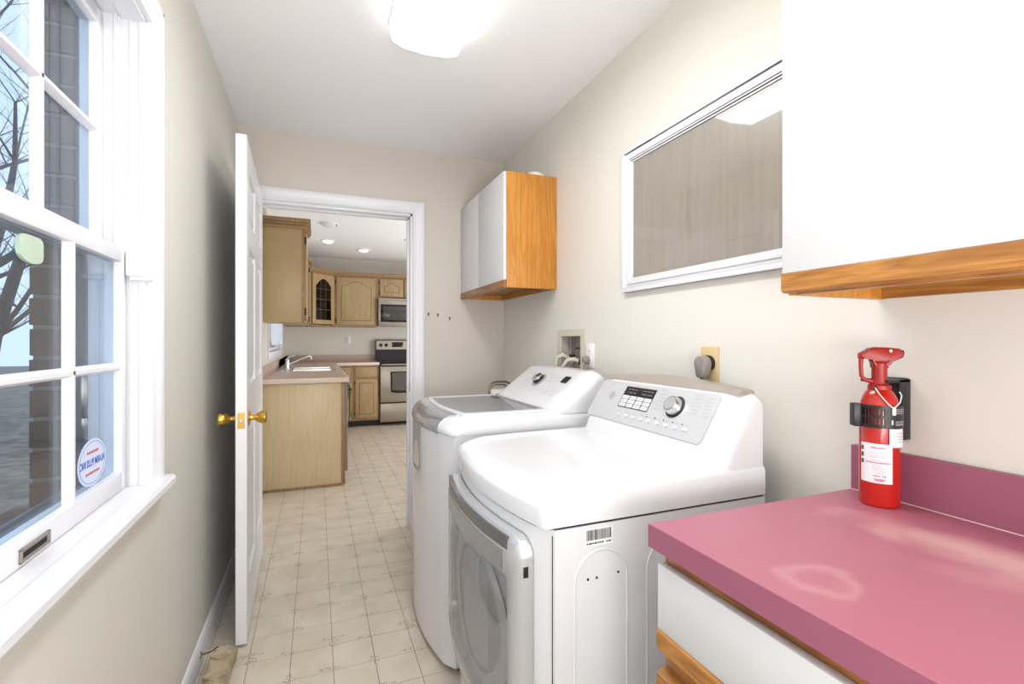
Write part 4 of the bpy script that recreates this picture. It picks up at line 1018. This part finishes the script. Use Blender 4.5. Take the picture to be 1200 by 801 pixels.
# stove
sv = thing('stove', 'stainless electric range with black glass cooktop in the kitchen', 'stove', (1.21, 7.35, 0))
x0, x1 = .832, 1.59
MB().box(x0+.003, x1-.003, 7.06, YK-.03, .05, .90).build('body', BLACK, sv)
MB().box(x0, x1, 7.02, YK-.10, .900, .915, .003).build('cooktop', BLACKG, sv)
m = MB(); m.prism([(YK-.13, .91), (YK-.10, 1.07), (YK-.11, 1.075), (YK-.10, 1.215), (YK-.08, 1.225), (YK-.03, 1.225), (YK-.03, .91)], 'x', x0, x1); m.build('backguard', BLACK, sv)
m = MB(); m.prism([(YK-.115, 1.078), (YK-.107, 1.21), (YK-.09, 1.222), (YK-.09, 1.078)], 'x', x0+.008, x1-.008); m.build('control_panel', STEEL, sv)
for x_ in (.905, .985, 1.44, 1.52): MB().lathe((x_, YK-.112, 1.145), (0, -1, .06), [(0, .027), (.018, .025), (.02, .020), (.02, .001)], 20).build('knob', BLACK, sv)
MB().box(1.07, 1.24, YK-.119, YK-.105, 1.115, 1.19, .002).build('clock_display', BLACKG, sv)
od = MB().box(x0+.004, x1-.004, 7.022, 7.06, .335, .845, .004).build('oven_door', STEEL, sv)
m = MB(); m.prism([(.98, .48), (1.04, .465), (1.21, .46), (1.38, .465), (1.44, .48), (1.445, .77), (.975, .77)], 'y', 7.016, 7.024); m.build('oven_window', BLACKG, od)
m = MB(); m.prism([(1.00, .51), (1.06, .50), (1.21, .495), (1.36, .50), (1.42, .51), (1.42, .755), (1.00, .755)], 'y', 7.014, 7.018); m.build('inner_pane', mat('oven_glass', '#5c5650', .15), od)
MB().tube([(x0+.02, 7.02, .868), (x0+.03, 6.985, .872), (x1-.03, 6.985, .872), (x1-.02, 7.02, .868)], .013, 12).build('oven_handle', STEEL, sv)
MB().box(x0+.004, x1-.004, 7.03, 7.06, .055, .315, .004).build('storage_drawer', STEEL, sv)
# microwave
mw = thing('microwave', 'stainless over-the-range microwave with black glass door in the kitchen', 'microwave', (1.2, 7.45, 1.425))
MB().box(.835, 1.59, 7.27, YK-.002, 1.425, 1.835, .003).build('body', STEEL, mw)
d = MB().box(.838, 1.587, 7.245, 7.27, 1.44, 1.80, .003).build('door', STEEL, mw)
MB().box(.865, 1.40, 7.24, 7.248, 1.485, 1.745, .002).build('window', BLACKG, d)
MB().box(.90, 1.365, 7.238, 7.242, 1.515, 1.715, .002).build('inner_pane', mat('microwave_glass', '#4a4643', .15), d)
MB().box(.838, 1.587, 7.25, 7.27, 1.803, 1.833, .002).build('vent_grille', STEEL, mw)
# wall cabinets
def cornice_x(t, x0, x1, yf, z): MB().prism([(yf+.005, z), (yf-.012, z+.004), (yf-.022, z+.03), (yf-.03, z+.045), (yf-.03, z+.06), (yf+.005, z+.06)], 'x', x0, x1).build('cornice', KOAKF, t)
c1 = thing('kitchen_wall_cabinet', 'large pickled oak wall cabinet with one wide arched door left of the microwave', 'cabinet', (.53, 7.5, 1.41))
MB().box(.245, .828, 7.325, YK-.002, 1.41, 2.14).build('carcass', KOAKF, c1)
cabdoor(c1, .265, .80, 1.44, 2.12, 7.325, .07); cornice_x(c1, .245, .828, 7.325, 2.14)
for z in (1.50, 2.05): MB().box(.249, .262, 7.308, 7.324, z-.03, z+.03, .002).build('hinge', BLACK, c1)
c2 = thing('kitchen_wall_cabinet', 'short pickled oak wall cabinet with two small arched doors above the microwave', 'cabinet', (1.2, 7.5, 1.84))
MB().box(.829, 1.60, 7.325, YK-.002, 1.838, 2.14).build('carcass', KOAKF, c2)
cabdoor(c2, .865, 1.20, 1.862, 2.12, 7.325, .05); cabdoor(c2, 1.225, 1.575, 1.862, 2.12, 7.325, .05); cornice_x(c2, .829, 1.60, 7.325, 2.14)
for z in (1.91, 2.07): MB().box(.85, .863, 7.308, 7.324, z-.025, z+.025, .002).build('hinge', BLACK, c2)
# diagonal corner cabinet
c3 = thing('kitchen_corner_cabinet', 'diagonal corner wall cabinet with leaded arched glass door', 'cabinet', (-.1, 7.3, 1.41))
A_ = Vector((-.088, 6.97, 0)); B_ = Vector((.245, 7.325, 0)); dv = (B_-A_).normalized(); nv = Vector((dv.y, -dv.x, 0)); LL = (B_-A_).length
TC = lambda a, b, z: (A_.x+dv.x*a-nv.x*b, A_.y+dv.y*a-nv.y*b, z)
m = MB(None, True)
if 0: m.prism([(A_.x, A_.y), (A_.x+.02*dv.x, A_.y+.02*dv.y), (A_.x+.05, YK-.002), (XL+.002, YK-.002), (XL+.002, A_.y)], 'z', 1.41, 1.43)
m.prism([(A_.x, A_.y), (B_.x, B_.y), (B_.x, YK-.002), (XL+.002, YK-.002), (XL+.002, A_.y)], 'z', 1.411, 1.428)
m.prism([(A_.x, A_.y), (B_.x, B_.y), (B_.x, YK-.002), (XL+.002, YK-.002), (XL+.002, A_.y)], 'z', 2.12, 2.14)
m.prism([(A_.x, A_.y), (B_.x, B_.y), (B_.x, YK-.002), (XL+.002, YK-.002), (XL+.002, A_.y)], 'z', 1.76, 1.775)
m.each('shelf', KOAKF, c3)
MB(TC, True).box(0, .045, 0, .018, 1.41, 2.14).box(LL-.045, LL, 0, .018, 1.41, 2.14).each('face_frame', KOAKF, c3)
cabdoor(c3, .04, LL-.04, 1.44, 2.12, 0, .10, True, TC)
MB(TC).prism([(.005, 2.14), (-.022, 2.17), (-.03, 2.2), (.005, 2.2)], 'x', 0, LL).build('cornice', KOAKF, c3)
# left wall cabinets
c4 = thing('kitchen_wall_cabinet', 'wall cabinet with plain tan side panel and crown, nearest the doorway', 'cabinet', (-.25, 4.5, 1.364))
MB().box(XL+.002, -.112, 4.28, 4.78, 1.364, 2.12, .001).build('side_panel', mat('tan_end_veneer', '#b39a72', .4), c4)
MB().box(-.112, -.092, 4.281, 4.78, 1.364, 2.12, .001).build('face_frame', KOAKF, c4)
MB().box(-.092, -.074, 4.30, 4.76, 1.39, 2.10, .003).build('door', KOAK, c4)
for z in (1.45, 2.03): MB().box(-.092, -.078, 4.288, 4.299, z-.03, z+.03, .002).build('hinge', BLACK, c4)
m = MB().box(XL+.002, -.078, 4.268, 4.80, 2.12, 2.15, .004).box(XL+.002, -.060, 4.256, 4.80, 2.15, 2.168, .003).box(XL+.002, -.045, 4.245, 4.80, 2.168, 2.20, .004); m.build('cornice', KOAKF, c4)
c5 = thing('kitchen_wall_cabinet', 'wall cabinet between the kitchen window and the glass-door corner cabinet', 'cabinet', (-.25, 6.8, 1.40))
MB().box(XL+.002, -.112, 6.56, 6.965, 1.41, 2.20, .001).build('carcass', KOAK, c5)
MB().box(-.112, -.092, 6.56, 6.965, 1.41, 2.20, .001).build('face_frame', KOAKF, c5)
MB().box(-.092, -.074, 6.58, 6.95, 1.43, 2.17, .003).build('door', KOAK, c5)
for z in (1.48, 2.10): MB().box(-.092, -.078, 6.566, 6.579, z-.03, z+.03, .002).build('hinge', BLACK, c5)
MB().box(XL+.002, -.06, 6.54, 6.965, 2.20, 2.25, .006).build('cornice', KOAKF, c5)
# kitchen window and curtain
kw = struct_empty('window_3', (XL, KW0, KWZ0))
m = MB()
frame_x(m, XL-.08, XL-.04, KW0, KW1, KWZ0, KWZ1, .04); m.box(XL-.07, XL-.045, KW0, KW1, 1.56, 1.60, .002); m.build('sash', TRIM, kw)
m = MB(); frame_x(m, XL-.002, XL+.015, KW0-.06, KW1+.06-.0, KWZ0-.06, KWZ1+.06, .065); m.build('casing', TRIM, kw)
MB().box(XL-.062, XL-.058, KW0+.03, KW1-.03, KWZ0+.03, KWZ1-.03).build('pane', GLASS, kw)
cu = thing('sheer_curtain', 'white sheer ruffled curtain at the kitchen window over the sink', 'curtain', (XL, 5.7, 1.2))
m = MB(); N3 = 90
for (yA, yB) in ((KW0+.01, KW1-.01),):
    secs = []
    for i in range(N3+1):
        y = yA+(yB-yA)*i/N3; x_ = XL+.022+.009*math.sin(i*.9); zb_ = 1.19+.02*math.sin(i*.35)
        secs.append([(x_, y, zb_), (x_+.0015, y, zb_), (x_+.0015, y, 2.08), (x_, y, 2.08)])
    m.loft(secs)
m.build('panel', CURT, cu)
m = MB(); m.tube([(XL+.03, KW0-.03, 2.085), (XL+.03, KW1+.03, 2.085)], .006, 8); m.build('rod', CHROME, cu)
# kitchen outlet, ceiling fittings
ko = thing('wall_outlet', 'white duplex outlet on the kitchen back wall above the worktop', 'outlet', (.44, YK, 1.165))
MB().box(.405, .475, YK-.006, YK, 1.165, 1.28, .002).build('plate', PLATE, ko)
MB(None, True).box(.424, .456, YK-.0085, YK-.005, 1.228, 1.262, .003).box(.424, .456, YK-.0085, YK-.005, 1.182, 1.216, .003).each('receptacle', PANELG, ko)
tk = thing('smoke_alarm', 'round white smoke alarm on the kitchen ceiling near the tall cabinet', 'alarm', (.124, 5.40, ZK))
MB().lathe((.124, 5.40, ZK), (0, 0, -1), [(0, .085), (.012, .085), (.03, .07), (.036, .05), (.037, .001)], 28).build('cover', PLATE, tk)
MB().box(.19, .20, 5.35, 5.36, ZK-.035, ZK-.015).build('indicator', GREYP, tk)
for (x_, y_, lb_) in ((.13, 6.35, 'recessed ceiling spotlight left of the pair above the far kitchen cabinets'), (.592, 6.80, 'recessed ceiling spotlight right of the pair above the far kitchen cabinets'), (1.08, 5.95, 'recessed ceiling spotlight closest to the right side of the doorway opening')):
    sl = thing('ceiling_spotlight', lb_, 'ceiling light', (x_, y_, ZK), 'recessed kitchen spotlights')
    m = MB(); m.lathe((x_, y_, ZK), (0, 0, -1), [(0, .095), (.006, .093), (.010, .07), (.010, .001)], 28); m.build('trim_ring', PLATE, sl)
    MB().lathe((x_, y_, ZK-.010), (0, 0, -1), [(0, .06), (.006, .055), (.012, .04), (.013, .001)], 24).build('bulb', SPOT, sl)
